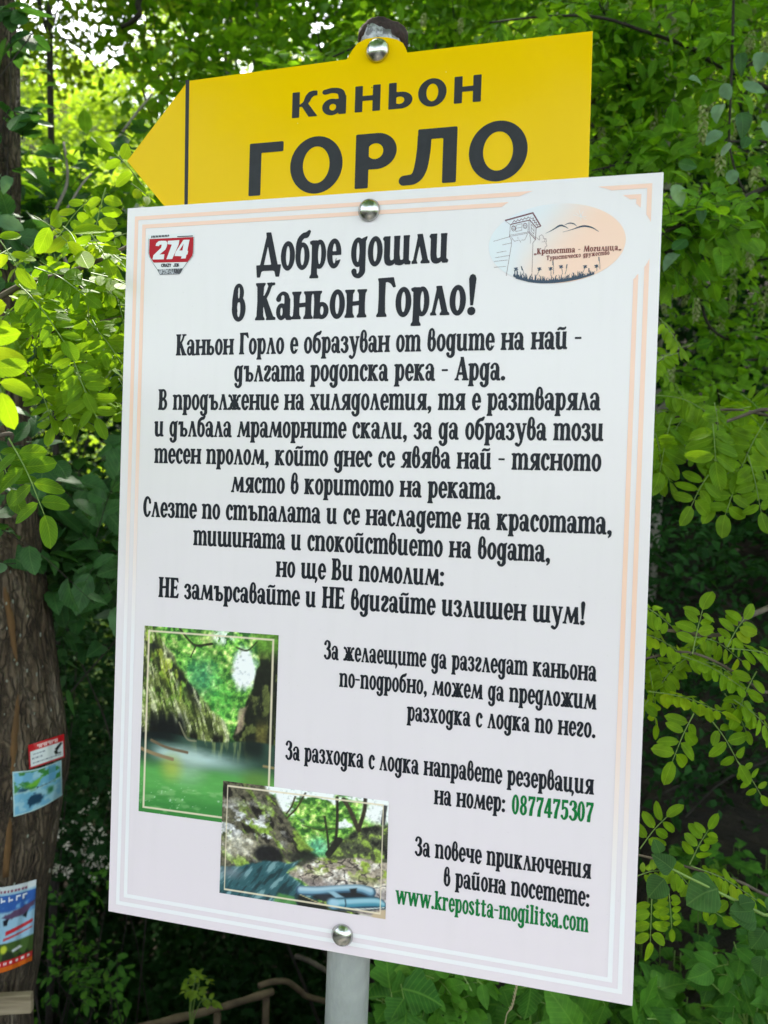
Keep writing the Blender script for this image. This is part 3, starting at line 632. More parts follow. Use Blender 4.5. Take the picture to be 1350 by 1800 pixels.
# ---- number sticker on the board
def zc(pts, ox, oy, s): return [(ox + a / s, oy + b / s) for a, b in pts]
z6 = lambda pts: zc(pts, 245, 400, 12.27)
M_stw = mat('white_vinyl', (.8, .8, .82, 1), .25); M_red = mat('red_vinyl', lin('b80e22'), .45, 0, .2); M_dk = mat('charcoal_print', lin('2b2c33'), .4)
M_gr = noise_mat('mottled_grey_print', [(.4, (.03, .03, .035, 1)), (.5, (.3, .31, .34, 1)), (.62, (.62, .63, .68, 1))], scale=420, rough=.4, bump=0)
stk = flat_mesh('number_sticker', px_art([('p', z6([(180, 160), (1195, 120), (1190, 590), (1050, 760), (890, 1010), (440, 1030), (290, 770), (195, 640)]))], (250, 360, 404, 490), 3), -.0003, M_stw, board)
flat_mesh('red_field', px_art([('p', z6([(222, 250), (1172, 205), (1160, 550), (1140, 620), (1040, 745), (310, 760), (235, 640), (212, 560)]))], (255, 350, 408, 470), 3), -.0005, M_red, stk)
flat_mesh('numerals', px_art([('p', z6([(355, 400), (372, 340), (420, 300), (480, 288), (580, 290), (608, 325), (602, 400), (570, 475), (440, 585), (545, 580), (530, 688), (288, 692), (310, 600), (475, 440), (490, 370), (440, 375), (430, 402)])),
    ('p', z6([(620, 290), (868, 275), (852, 370), (712, 682), (588, 687), (705, 370), (612, 362)])),
    ('p', z6([(955, 270), (1088, 265), (1040, 500), (1058, 505), (1045, 580), (1020, 590), (1005, 668), (902, 672), (918, 622), (762, 617), (785, 530)])), ('p-', z6([(960, 350), (935, 495), (868, 500)]))], (265, 340, 418, 460), 5), -.0007, M_stw, stk)
LET = {'C': [[(1, .9), (.5, 1), (0, .7), (0, .3), (.5, 0), (1, .1)]], 'R': [[(0, 0), (0, 1), (.8, 1), (.9, .6), (0, .5)], [(.3, .5), (1, 0)]], 'A': [[(0, 0), (.5, 1), (1, 0)], [(.2, .35), (.8, .35)]],
       'Z': [[(0, 1), (1, 1), (0, 0), (1, 0)]], 'Y': [[(0, 1), (.5, .5), (1, 1)], [(.5, .5), (.5, 0)]], 'J': [[(1, 1), (1, .2), (.5, 0), (0, .2)]], 'O': [[(0, 0), (0, 1), (1, 1), (1, 0), (0, 0)]],
       'B': [[(0, 0), (0, 1), (.9, .9), (.2, .52), (1, .2), (0, 0)]]}
ops = []; x = 482
for ch in 'CRAZY JOB':
    if ch != ' ':
        for st in LET[ch]: ops.append(('l', z6([(x + a * 30, 848 - b * 58 - (x - 482) * .02) for a, b in st]), .75))
    x += 43
for i in range(12):
    xx = 268 + i * 32; ops.append(('l', z6([(xx, 218 - i * 2), (xx + 10, 186 - i * 2)]), .8)); 
    if i % 2: ops.append(('l', z6([(xx, 205 - i * 2), (xx + 26, 203 - i * 2)]), .6))
ops.append(('l', z6([(830, 200), (1150, 184)]), .8))
for i in range(5): ops.append(('p', z6([(745 + i * 42, 890), (775 + i * 42, 888), (790 + i * 26, 985), (765 + i * 26, 988)])))
ops += [('l', z6([(300, 775), (392, 905)]), .35), ('l', z6([(1040, 750), (945, 882)]), .35), ('l', z6([(392, 905), (450, 1014), (870, 1002), (945, 882)]), .4), ('l', z6([(205, 240), (200, 560), (230, 650), (300, 775)]), .22), ('l', z6([(1185, 200), (1172, 560), (1150, 630), (1045, 750)]), .22)]
flat_mesh('small_print', px_art(ops, (260, 345, 410, 486), 5), -.0007, M_dk, stk)
flat_mesh('mottled_band', px_art([('p', z6([(385, 905), (945, 880), (870, 1002), (450, 1014)]))], (270, 330, 465, 488), 4), -.0005, M_gr, stk)

# ---- club logo
lc = to_sheet(977, 428); lr = to_sheet(1100, 420)[0] - lc[0]; lh = to_sheet(977, 358)[1] - lc[1]
nr, na = 12, 96
rr_, aa = np.meshgrid(np.linspace(0, 1, nr), np.linspace(0, 2 * np.pi, na))
ex, ez = np.cos(aa) * rr_, np.sin(aa) * rr_
vv = np.stack([lc[0] + ex * lr, np.full(ex.shape, -.0003), lc[1] + ez * lh], -1).reshape(-1, 3)
k1 = sstep(-.75, .45, ex - ez * .45)[..., None]; k2 = sstep(-.45, -1.0, ex + .2 * ez)[..., None]
rgb = np.array([228, 231, 238]) / 255 * (1 - k1) + np.array([253, 212, 188]) / 255 * k1
rgb = rgb * (1 - k2) + np.array([227, 233, 239]) / 255 * k2
logo = grid_mesh('oval_logo', vv, nr, na, rgb, M_ink_pic, board, True)
z7 = lambda pts: zc(pts, 860, 370, 9.0)
M_maroon = mat('maroon_ink', lin('6b3440'), .4); M_navy = mat('navy_ink', lin('1d3a52'), .4); M_brown = mat('brown_ink', lin('7a2f22'), .4); M_wline = mat('white_ink', (.85, .84, .84, 1), .4)
t = 2.6 / 9
def ln(*p, r=t): return ('l', z7(p), r)
tower = [ln((260, 158), (690, 40), r=1.25), ln((690, 40), (812, 245), r=1.25), ln((262, 170), (345, 235), (345, 215), (640, 150), (660, 100)), ln((345, 222), (640, 155), r=.7), ln((640, 150), (745, 275), r=.8), ln((745, 275), (812, 250), r=.8),
         ln((335, 235), (320, 415)), ln((318, 395), (630, 340)), ln((318, 415), (630, 358)), ln((625, 165), (612, 345)), ln((645, 165), (632, 360)), ln((632, 358), (730, 460), r=.5), ln((640, 340), (735, 440)), ln((742, 275), (732, 465), r=.5),
         ln((425, 235), (520, 210), (515, 315), (418, 335), (425, 235)), ln((420, 285), (518, 265)), ln((668, 220), (712, 275), (705, 375), (662, 325), (668, 220)), ln((665, 270), (708, 325)),
         ln((325, 420), (352, 470), (352, 540), (270, 1035), r=.34), ln((352, 430), (400, 490), (470, 470)), ln((510, 470), (560, 470), (605, 375)), ln((640, 385), (655, 450), (652, 520)), ln((730, 465), (690, 515), (690, 560), (675, 1035), r=.34),
         ln((745, 430), (795, 470), (800, 440), (790, 410), (830, 385), (862, 420), (855, 445), (900, 450), (905, 490), (895, 510), (915, 565), (885, 580), (880, 630)), ln((830, 500), (880, 495), (880, 455)),
         ln((70, 490), (318, 418)), ln((210, 545), (350, 515)), ln((120, 670), (270, 642)), ln((98, 748), (318, 714)), ln((80, 808), (288, 785)), ln((75, 902), (262, 885)), ln((480, 470), (500, 505)), ln((450, 430), (460, 445))]
for cx_, cy2 in ((385, 285), (568, 245)):
    tower.append(('e', z7([(cx_, cy2)])[0] + (3.7, 5.0))); tower.append(('e-', z7([(cx_, cy2)])[0] + (2.9, 4.2)))
    for d in (-2, 0, 2): tower.append(ln((cx_ - 24, cy2 + d * 12), (cx_ + 24, cy2 + d * 12 - 8), r=.34))
for i in range(5): tower.append(ln((370 + i * 55, 195 - i * 14), (395 + i * 55, 160 - i * 14), (420 + i * 55, 180 - i * 14), r=.5))
for i in range(4): tower.append(ln((665 + i * 24, 130 + i * 34), (700 + i * 24, 120 + i * 34), (690 + i * 24, 165 + i * 34), r=.5))
flat_mesh('tower_drawing', px_art(tower, (866, 962, 372, 488), 6), -.0005, M_maroon, logo)
z5 = lambda pts: zc(pts, 840, 340, 4.5)
hills_ = [('s', z5([(535, 318), (590, 290), (650, 255), (685, 262), (715, 278)]), [.2, .7, 1.5, 1.0, .3]), ('s', z5([(685, 250), (725, 236), (760, 242), (782, 260)]), [.2, .9, .9, .2]), ('s', z5([(672, 306), (740, 288), (830, 260), (900, 270), (955, 302)]), [.2, .5, 1.5, 1.1, .3])]
flat_mesh('hill_drawing', px_art(hills_, (955, 1056, 388, 412), 6), -.0005, M_navy, logo)
sunr = [('l', z5([(815, 160), (815, 215)]), .35)] + [('l', z5([(815, 185), (815 + a, 185 + b)]), .3) for a, b in ((40, 0), (45, 25), (-40, -30), (-60, -15), (20, -45), (-15, -55))]
flat_mesh('sun_rays', px_art(sunr, (995, 1040, 362, 394), 5), -.0005, M_wline, logo)
gr = []
for i in range(120):
    x = 285 + i * 5.3; yb = 705 - ((x - 540) / 560) ** 2 * 150 - (0 if x > 400 else (400 - x) * .16)
    yb = min(yb, 706); h_ = random.uniform(14, 62) * (1 if i < 104 else .6)
    gr.append(('s', z5([(x, yb), (x + random.uniform(-6, 6), yb - h_ * .6), (x + random.uniform(-12, 14), yb - h_)]), [1.3, .7, .15]))
for x, y, tx, ty in ((312, 660, 302, 600), (425 - 60, 640, 345, 580), (465, 650, 487, 600), (577, 650, 575, 598), (598, 640, 594, 540), (670, 640, 658, 582), (690, 640, 705, 565), (822, 640, 848, 582), (940, 615, 938, 578), (965, 600, 957, 508), (755, 660, 757, 632), (880, 640, 878, 595)):
    gr.append(('s', z5([(x, y), ((x + tx) / 2 + 3, (y + ty) / 2), (tx, ty)]), [.4, .35, .5]))
    if ty in (600, 598, 582, 578): gr += [('l', z5([(tx - 13, ty - 8), (tx + 13, ty + 4)]), .9), ('l', z5([(tx - 9, ty + 8), (tx + 11, ty - 10)]), .9), ('l', z5([(tx, ty - 12), (tx, ty + 8)]), .9)]
    else: gr.append(('l', z5([(tx, ty), (tx + (x - tx) * .3, ty + 26)]), .9))
gr.append(('s', z5([(300, 672), (420, 694), (540, 700), (660, 692), (780, 664), (840, 640)]), [.6, 2.2, 2.6, 2.5, 1.8, .5]))
flat_mesh('meadow_drawing', px_art(gr, (898, 1062, 448, 500), 6), -.0006, M_navy, logo)
G['М'] = (1.06, [('p', [(-.02, 0), (.22, 0), (.16, .12), (.27, .98), (.47, .0), (.57, .0), (.8, .98), (.8, .12), (.74, 0), (1.1, 0), (1.02, .1), (.98, H), (.76, H), (.54, .5), (.34, H), (.14, H), (.18, 1.28), (.06, .1)])])
G['Т'] = (.76, [stem(.37, 0, H, .22), ('p', [(0, H), (.74, H), (.78, 1.08), (.7, 1.08), (.62, 1.25), (.12, 1.25), (.04, 1.08), (-.03, 1.08)])])
G['„'] = (.5, G[','][1] + [(o[0],) + (((o[1][0] + .24,) + tuple(o[1][1:])) if o[0] == 'e' else [(a + .24, b) for a, b in o[1]],) + tuple(o[2:]) for o in G[','][1]])
flat_mesh('logo_lettering', text_polys(G, '„Крепостта - Могилица„', (938.5, 447.5), (1092, 439.5), px_h(1010, 445, 7.4), gap=.09, space=.5) + text_polys(G, 'Туристическо дружество', (960.5, 457.5), (1071, 447.8), px_h(1010, 455, 5.6), gap=.09, space=.5), -.0006, M_brown, logo)

# ---- two printed river pictures
def mixc(a, b, k): return a * (1 - k[..., None]) + np.asarray(b, float) / 255 * k[..., None]
def inside(P, u, v, soft=.012, warp=0, seed=3):
    if warp: u = u + warp * (fbm(u * 14, v * 14, 3, seed) - .5); v = v + warp * (fbm(u * 14 + 9, v * 14, 3, seed + 5) - .5)
    return sstep(soft, -soft, sd_poly(P, u, v))
def strokes(c, items, u, v):
    for P, r, colr in items:
        d = sd_stroke(P, r, u, v); c = mixc(c, colr, sstep(.004, -.003, d))
    return c
def frame_line(c, u, v, mu, mv, wu, wv, col=(238, 222, 196)):
    a = (np.abs(u - mu) < wu) | (np.abs(u - 1 + mu) < wu); b_ = (np.abs(v - mv) < wv) | (np.abs(v - 1 + mv) < wv)
    inr = (u > mu - wu) & (u < 1 - mu + wu) & (v > mv - wv) & (v < 1 - mv + wv)
    return mixc(c, col, ((a | b_) & inr) * .92)
def greens(u, v, sc, seed, lo=(28, 78, 30), mid=(88, 160, 40), hi=(190, 222, 90)):
    n = fbm(u * sc, v * sc * 1.3, 5, seed); n = np.clip((n - .28) / .46, 0, 1)
    c = np.broadcast_to(np.asarray(lo, float) / 255, u.shape + (3,)).copy()
    c = mixc(c, mid, sstep(.1, .55, n)); return mixc(c, hi, sstep(.6, .95, n))
def paint_gorge(u, v):
    c = greens(u, v, 26, 1, (44, 100, 38), (116, 186, 62), (206, 230, 120)); c = c * (.8 + .4 * fbm(u * 9, v * 9, 2, 91))[..., None]
    c = mixc(c, (60, 160, 120), .55 * sstep(.2, .02, np.hypot(u - .45, (v - .25) * 1.2)))
    c = mixc(c, (60, 170, 60), .45 * sstep(.16, .03, np.hypot(u - .6, v - .36)))
    c = mixc(c, (250, 252, 255), sstep(.13, .07, np.hypot((u - .765) * 1.15, (v - .185)) + .07 * (fbm(u * 22, v * 22, 4, 8) - .5)))
    c = mixc(c, (235, 245, 235), .8 * sstep(.06, .02, np.hypot((u - .6) * .5, v - .03)) * (fbm(u * 30, v * 30, 3, 4) > .45))
    c = strokes(c, [([(.27, .0), (.33, .05), (.4, .085), (.52, .07)], .006, (40, 45, 25)), ([(.4, .085), (.36, .15)], .004, (40, 45, 25)), ([(.85, .04), (.78, .09), (.7, .08)], .004, (50, 60, 30))], u, v)
    lf = inside([(-.1, -.1), (.04, -.02), (.19, .13), (.33, .26), (.43, .33), (.52, .41), (.64, .47), (.68, .56), (.6, .6), (-.1, .62)], u, v, .012, .05)
    st = fbm(u * 34 - v * 20, v * 7 + u * 5, 4, 21); rock = np.broadcast_to(np.array([116, 128, 58.]) / 255, u.shape + (3,)).copy()
    rock = mixc(rock, (186, 188, 138), sstep(.54, .7, st)); rock = mixc(rock, (52, 62, 28), sstep(.45, .32, st)); rock = mixc(rock, (110, 160, 44), .8 * sstep(.5, .62, fbm(u * 26 - v * 10, v * 14, 4, 23)) * sstep(.5, .3, v))
    rock = mixc(rock, (176, 190, 40), .75 * sstep(.2, .02, np.abs(v - (.06 + u * .85)) * 1.6) * (u < .3) * sstep(.4, .6, fbm(u * 30, v * 9, 3, 6)))
    rock = mixc(rock, (30, 34, 30), sstep(.1, .0, np.abs((v - .03) - u * .72 - .02)) * sstep(.35, .55, fbm(u * 20, v * 20, 3, 31)) * (u < .45))
    vs_ = fbm(u * 60 - v * 22, v * 11 + u * 6, 4, 66); rock = mixc(rock, (206, 204, 160), .7 * sstep(.58, .7, vs_)); rock = mixc(rock, (40, 46, 22), .75 * sstep(.42, .3, vs_))
    rock = mixc(rock, (16, 20, 20), sstep(.42, .52, v + .1 * (fbm(u * 26, v * 3, 3, 2) - .5)) * sstep(.38, .3, u) * sstep(.03, .08, u))
    rock = mixc(rock, (20, 22, 16), sstep(.52, .56, v) * sstep(.4, .6, fbm(u * 26, v * 3, 2, 12)))
    c = c * (1 - lf[..., None]) + rock * lf[..., None]
    rt = inside([(.83, -.05), (.845, .08), (.87, .16), (.83, .28), (.78, .4), (.71, .5), (.7, .56), (.8, .62), (1.1, .64), (1.1, -.05)], u, v, .01, .04, 9)
    rk = np.broadcast_to(np.array([26, 30, 20.]) / 255, u.shape + (3,)).copy(); rn = fbm(u * 26, v * 18, 4, 41)
    rk = mixc(rk, (88, 96, 44), sstep(.52, .72, rn)); rk = mixc(rk, (96, 150, 40), sstep(.16, .05, v) * .9); rk = mixc(rk, (110, 100, 40), .7 * sstep(.06, .02, np.abs(u - .9)) * sstep(.42, .5, v))
    c = c * (1 - rt[..., None]) + rk * rt[..., None]
    c = mixc(c, (178, 150, 120), inside([(.74, .4), (.79, .38), (.76, .5), (.7, .53)], u, v, .01, .03) * .8)
    c = c * (1.1 * (.62 + .76 * fbm(u * 52, v * 70, 3, 101)))[..., None]; c = c * .82 + .18 * c.mean(-1, keepdims=True)
    wt = sstep(.565, .58, v + .012 * np.sin(u * 9))
    wn = fbm(u * 12, v * 70, 4, 51); ref = fbm(u * 38, v * 6, 4, 53)
    wc = np.broadcast_to(np.array([48, 74, 62.]) / 255, u.shape + (3,)).copy()
    wc = mixc(wc, (124, 138, 92), .9 * sstep(.5, .66, ref) * sstep(.7, .6, v) * sstep(.36, .46, u) * sstep(.86, .74, u)); wc = mixc(wc, (20, 28, 28), sstep(.36, .2, u) * sstep(.64, .58, v)); wc = mixc(wc, (18, 26, 24), .8 * sstep(.72, .8, u) * sstep(.68, .6, v) * sstep(.95, .88, u))
    wc = mixc(wc, (96, 170, 86), sstep(.67, .78, v)); wc = mixc(wc, (60, 134, 62), sstep(.82, .98, v))
    wc = mixc(wc, (190, 216, 214), .95 * sstep(.075, .0, np.abs(v - .66 - .045 * u + .01 * (wn - .5))) * sstep(.02, .2, u) * sstep(.95, .45, u))
    wc = mixc(wc, (186, 206, 196), .55 * sstep(.16, .02, np.hypot((u - .36) * .7, v - .72)))
    wc = mixc(wc, (176, 184, 74), .75 * sstep(.11, .0, np.hypot((u - .24) * .8, v - .745))); wc = mixc(wc, (98, 122, 50), .6 * sstep(.18, .04, np.hypot(u - .88, (v - .77) * 2)))
    wc = mixc(wc, (150, 196, 130), .5 * sstep(.6, .75, fbm(u * 10, v * 34, 3, 57)) * sstep(.74, .84, v))
    sp_ = vnoise(u * 75, v * 130, 71); wc = mixc(wc, (206, 232, 206), .7 * sstep(.88, .96, sp_) * sstep(.78, .9, v)); wc = wc * (.93 + .14 * wn[..., None])
    c = c * (1 - wt[..., None]) + wc * wt[..., None]
    c = strokes(c, [([(-.02, .655), (.1, .68), (.25, .7)], .009, (150, 128, 96)), ([(.08, .61), (.2, .64), (.36, .655)], .007, (120, 100, 78)), ([(.29, .5), (.35, .58), (.42, .59)], .004, (140, 135, 110)), ([(.92, .68), (1.02, .685)], .006, (150, 130, 90))], u, v)
    return frame_line(c, u, v, .035, .026, .0075, .0052)
def paint_boat(u, v):
    c = greens(u, v * .7, 32, 5, (50, 100, 36), (120, 180, 60), (200, 226, 120))
    sky_ = sstep(.5, .62, fbm(u * 8, v * 8, 4, 15) + .4 * sstep(.3, .0, v) - .22) * sstep(.36, .25, v); c = mixc(c, (248, 250, 250), sky_)
    c = mixc(c, (250, 252, 252), sstep(.13, .05, np.hypot((u - .95) * .9, v - .12))); c = mixc(c, (90, 180, 150), .75 * sstep(.13, .03, np.hypot((u - .6) * 1.2, v - .47)))
    hillr = inside([(.64, .62), (.68, .42), (.8, .3), (.9, .22), (1.1, .16), (1.1, 1.1), (.6, 1.1)], u, v, .015, .06); hn = fbm(u * 24, v * 16, 4, 25)
    hc = mixc(np.broadcast_to(np.array([66, 70, 50.]) / 255, u.shape + (3,)).copy(), (140, 168, 60), sstep(.48, .66, hn)); hc = mixc(hc, (20, 22, 20), sstep(.42, .3, hn)); c = c * (1 - hillr[..., None]) + hc * hillr[..., None]
    lf = inside([(-.1, -.1), (.2, -.05), (.33, .1), (.42, .27), (.5, .4), (.56, .5), (.5, .6), (.42, .66), (-.1, .9)], u, v, .012, .05, 6)
    s = fbm(u * 30 - v * 14, v * 10 + u * 6, 5, 35); rc = np.broadcast_to(np.array([92, 86, 68.]) / 255, u.shape + (3,)).copy()
    rc = mixc(rc, (34, 30, 26), sstep(.48, .34, s)); rc = mixc(rc, (124, 152, 52), sstep(.5, .64, fbm(u * 22 - v * 12, v * 8 + u * 4, 4, 45)) * sstep(.05, .3, u + .3 * v)); rc = mixc(rc, (200, 198, 200), sstep(.5, .68, fbm(u * 18, v * 18, 4, 55)) * sstep(.36, .1, np.hypot(u - .14, v - .42)))
    rc = mixc(rc, (186, 176, 150), .7 * sstep(.16, .04, np.hypot((u - .13) * .8, v - .56))); rc = mixc(rc, (24, 24, 26), sstep(.1, .06, np.hypot((u - .3) * .9, v - .6))); c = c * (1 - lf[..., None]) + rc * lf[..., None]
    rg = inside([(.42, .74), (.5, .62), (.56, .56), (.7, .55), (.85, .52), (1.1, .5), (1.1, 1.1), (.6, .86)], u, v, .012, .05, 16); q = fbm(u * 20, v * 16, 5, 65)
    gc = np.broadcast_to(np.array([158, 142, 126.]) / 255, u.shape + (3,)).copy(); gc = mixc(gc, (212, 200, 190), sstep(.5, .7, q)); gc = mixc(gc, (58, 50, 46), sstep(.05, .0, np.abs(fbm(u * 11, v * 13, 3, 75) - .5))); gc = mixc(gc, (138, 158, 56), sstep(.5, .62, fbm(u * 16, v * 16, 4, 85)) * sstep(.76, .6, v)); gc = mixc(gc, (120, 104, 112), .5 * sstep(.72, .8, v))
    c = c * (1 - rg[..., None]) + gc * rg[..., None]
    c = strokes(c, [([(.7, .02), (.705, .2), (.7, .4)], .008, (36, 32, 22)), ([(.74, .03), (.79, .15), (.83, .28)], .013, (58, 50, 36)), ([(.865, .0), (.86, .12), (.83, .28)], .011, (50, 42, 30)), ([(.63, .2), (.65, .36), (.66, .48)], .006, (36, 40, 24)), ([(.51, .02), (.46, .16), (.4, .26)], .005, (60, 50, 30)), ([(.45, .06), (.43, .15), (.4, .22)], .005, (60, 50, 30)), ([(.5, .3), (.6, .32), (.7, .29)], .004, (60, 60, 30)), ([(.98, .05), (.97, .2)], .012, (60, 60, 60)), ([(.72, .38), (.66, .52)], .02, (30, 32, 24))], u, v)
    c = mixc(c, (18, 22, 20), .85 * sstep(.07, .015, np.hypot((u - .53) * .8, (v - .56))))
    c = mixc(c, (30, 34, 28), .7 * inside([(.4, .6), (.52, .5), (.6, .56), (.5, .66)], u, v, .02, .06))
    c = c * (1.1 * (.56 + .88 * fbm(u * 66, v * 46, 3, 102)))[..., None]; c = c * .86 + .14 * c.mean(-1, keepdims=True)
    wt = inside([(-.1, .78), (.1, .74), (.27, .66), (.42, .64), (.49, .61), (.42, .73), (.52, .82), (.6, .9), (.6, 1.1), (-.1, 1.1)], u, v, .012, .03, 26)
    wc = np.broadcast_to(np.array([48, 92, 100.]) / 255, u.shape + (3,)).copy(); sk = fbm((u + v * .5) * 34, (v - u * .4) * 7, 4, 95)
    wc = mixc(wc, (136, 172, 178), sstep(.52, .7, sk) * .85); wc = mixc(wc, (20, 40, 46), sstep(.44, .3, sk) * .7); wc = mixc(wc, (150, 150, 160), .6 * sstep(.1, .0, np.hypot((u - .06) * .7, v - .8))); c = c * (1 - wt[..., None]) + wc * wt[..., None]
    c = mixc(c, (90, 150, 70), inside([(.36, .92), (.46, .93), (.5, 1.05), (.34, 1.05)], u, v, .012, .03) * .8); c = mixc(c, (20, 28, 24), inside([(.49, .9), (.66, .96), (.68, 1.1), (.48, 1.1)], u, v, .01))
    def tube_(c, P, r, col, hi, lo):
        d = sd_stroke(P, r, u, v * .72); c = mixc(c, lo, sstep(.006, -.002, d)); c = mixc(c, col, sstep(.0, -.012, d + .004)); d2 = sd_stroke([(a_, b_ - .012) for a_, b_ in P], [q * .42 for q in r], u, v * .72)
        return mixc(c, hi, .85 * sstep(.012, -.008, d2))
    c = mixc(c, (26, 34, 42), inside([(.56, .87), (.66, .825), (.84, .78), (.96, .83), (.9, .88), (.68, .93), (.58, .92)], u, v, .01))
    c = tube_(c, [(.5, .625), (.6, .612), (.72, .582), (.84, .56), (.91, .568)], [.028, .026, .022, .024, .03], (120, 164, 190), (186, 212, 226), (56, 88, 112))
    c = mixc(c, (40, 46, 56), inside([(.58, .885), (.66, .865), (.69, .9), (.63, .925)], u, v, .008)); c = mixc(c, (150, 186, 204), inside([(.66, .84), (.7, .83), (.76, .87), (.71, .885)], u, v, .008)); c = mixc(c, (24, 28, 34), inside([(.79, .79), (.83, .775), (.83, .83), (.8, .84)], u, v, .008))
    c = tube_(c, [(.695, .678), (.78, .66), (.87, .64), (.95, .628), (.985, .64)], [.034, .034, .032, .03, .022], (66, 140, 164), (164, 206, 222), (30, 74, 96))
    c = mixc(c, (168, 204, 226), .8 * sstep(.05, .02, np.hypot(u - .695, (v - .935) * .8)))
    c = strokes(c, [([(.765, .885), (.77, .93), (.76, .97)], .003, (30, 60, 80)), ([(.74, .985), (.88, .955), (1.0, .9)], .006, (54, 64, 70)), ([(.72, .965), (.86, .945), (.99, .905)], .003, (226, 232, 232)), ([(.5, .905), (.6, .945), (.68, .965)], .003, (206, 186, 140))], u, v)
    c = mixc(c, (205, 180, 150), inside([(.9, 1.02), (.94, .95), (1.02, .92), (1.02, 1.05)], u, v, .01, .03)); c = mixc(c, (220, 210, 206), inside([(.8, 1.03), (.86, .985), (.92, .99), (.92, 1.05)], u, v, .01))
    return frame_line(c, u, v, .031, .042, .0045, .0062)
painted('gorge_picture', paint_gorge, [(254.3, 1099.5), (490, 1116.5), (479.5, 1458), (243.7, 1425.5)], 150, 212, -.0003, M_ink_pic, board)
painted('boat_picture', paint_boat, [(392.5, 1372), (683.7, 1408), (677.6, 1615.5), (386, 1569)], 196, 138, -.0006, M_ink_pic, board)
# ================================================================== TERRAIN
def ground_z(x, y):
    x = np.asarray(x, float); y = np.asarray(y, float)
    drop = -4.2 * sstep(1.6, 3.6, y) * sstep(1.0, -0.5, x - .12 * y)              # the path goes down to the river on the left
    rise_r = .85 * np.maximum(0, y - 5.2 - 2.2 * sstep(1.2, -1.0, x - .1 * y)) * sstep(-1.5, 2.5, x - .05 * y)
    far = .62 * np.maximum(0, y - 10) * sstep(4, -1, x - .08 * y)
    bank = .25 * np.maximum(0, -x - 4)
    z = drop + np.minimum(rise_r, 30) + np.minimum(far, 32) + np.minimum(bank, 6)
    return z + .10 * (fbm(x * .9 + 50, y * .9 + 50, 4, 7) - .5) * np.clip(np.hypot(x, y) - .5, 0, 3)
def axis(lo, hi, n, k=2.2):
    t = np.linspace(-1, 1, n); s = np.sign(t) * np.abs(t) ** k
    return np.where(s < 0, -s * lo, s * hi)
gx = axis(-90, 90, 150); gy = axis(-40, 110, 170) + 2.0
GX, GY = np.meshgrid(gx, gy); GZ = ground_z(GX, GY)
idx = np.arange(GX.size).reshape(GX.shape)
fc = np.stack([idx[:-1, :-1], idx[:-1, 1:], idx[1:, 1:], idx[1:, :-1]], -1).reshape(-1, 4)
me = bpy.data.meshes.new('ground'); me.from_pydata(np.stack([GX, GY, GZ], -1).reshape(-1, 3).tolist(), [], fc.tolist()); me.update()
M_soil = noise_mat('leaf_litter', [(.3, (.008, .007, .005, 1)), (.5, (.02, .015, .010, 1)), (.68, (.045, .034, .022, 1)), (.8, (.08, .06, .04, 1))], scale=5, detail=10, rough=.95, bump=.8, bscale=22, bdist=.04)
# moss and litter: greener far up the hill
tcg = N(M_soil, 'ShaderNodeTexCoord'); spg = N(M_soil, 'ShaderNodeSeparateXYZ'); L(M_soil, tcg.outputs['Object'], spg.inputs[0])
mrg = N(M_soil, 'ShaderNodeMapRange'); mrg.inputs[1].default_value = 11; mrg.inputs[2].default_value = 15; L(M_soil, spg.outputs['Y'], mrg.inputs[0])
mxg = N(M_soil, 'ShaderNodeMixRGB'); mxg.inputs[2].default_value = (.07, .14, .015, 1); L(M_soil, mrg.outputs[0], mxg.inputs[0]); L(M_soil, bsdf(M_soil).inputs['Base Color'].links[0].from_socket, mxg.inputs[1]); L(M_soil, mxg.outputs[0], bsdf(M_soil).inputs['Base Color'])
tag(link('ground', me, M_soil, None, smooth=True), kind='structure')

px_ = np.linspace(-1.9, 1.9, 30); py_ = np.linspace(-14, 1.35, 90); PXg, PYg = np.meshgrid(px_, py_)  # unseen pale gravel sheet, added to bounce light onto the board
PXg = PXg + .25 * np.sin(PYg * .5); idx = np.arange(PXg.size).reshape(PXg.shape)
fc = np.stack([idx[:-1, :-1], idx[:-1, 1:], idx[1:, 1:], idx[1:, :-1]], -1).reshape(-1, 4)
me = bpy.data.meshes.new('path'); me.from_pydata(np.stack([PXg, PYg, ground_z(PXg, PYg) + .012], -1).reshape(-1, 3).tolist(), [], fc.tolist()); me.update()
M_path = noise_mat('bounce_gravel', [(.3, (.16, .145, .13, 1)), (.6, (.30, .28, .26, 1)), (.8, (.42, .40, .38, 1))], scale=30, detail=8, rough=.95, bump=.6, bscale=60)
tag(link('path', me, M_path, None, smooth=True), kind='structure')

# ================================================================== LEAVES
def blade(k, width, fold=.18, droop=.15, pw=1.0, base=.0, serr=0.0, lobes=None, rnd=.72):
    """leaf of unit length along +y: (verts, faces)"""
    v, f = [], []
    for i in range(k):
        t = i / (k - 1); wv = width * .5 * (math.sin(math.pi * min(1, max(0, t)) ** pw) ** rnd if 0 < t < 1 else .02)
        if lobes: wv = lobes(t)
        if serr and i % 2 and 0 < i < k - 1: wv *= 1 + serr
        z = -droop * t * t
        v += [(-wv, t, z + fold * wv), (0, t, z), (wv, t, z + fold * wv)]
    for i in range(k - 1):
        a = i * 3; f += [(a, a + 1, a + 4, a + 3), (a + 1, a + 2, a + 5, a + 4)]
    return np.array(v), np.array(f)
T_locust = blade(9, .54, .16, .07, .97, rnd=.5)
T_broad = blade(7, .72, .2, .22, .8)
T_serr = blade(11, .62, .25, .2, .78, serr=.13)
T_mid = blade(5, .62, .2, .2, .85)
T_low = (np.array([(0, 0, 0), (-.3, .45, .07), (.3, .45, .07), (0, 1, -.14)]), np.array([(0, 1, 3), (0, 3, 2)]))
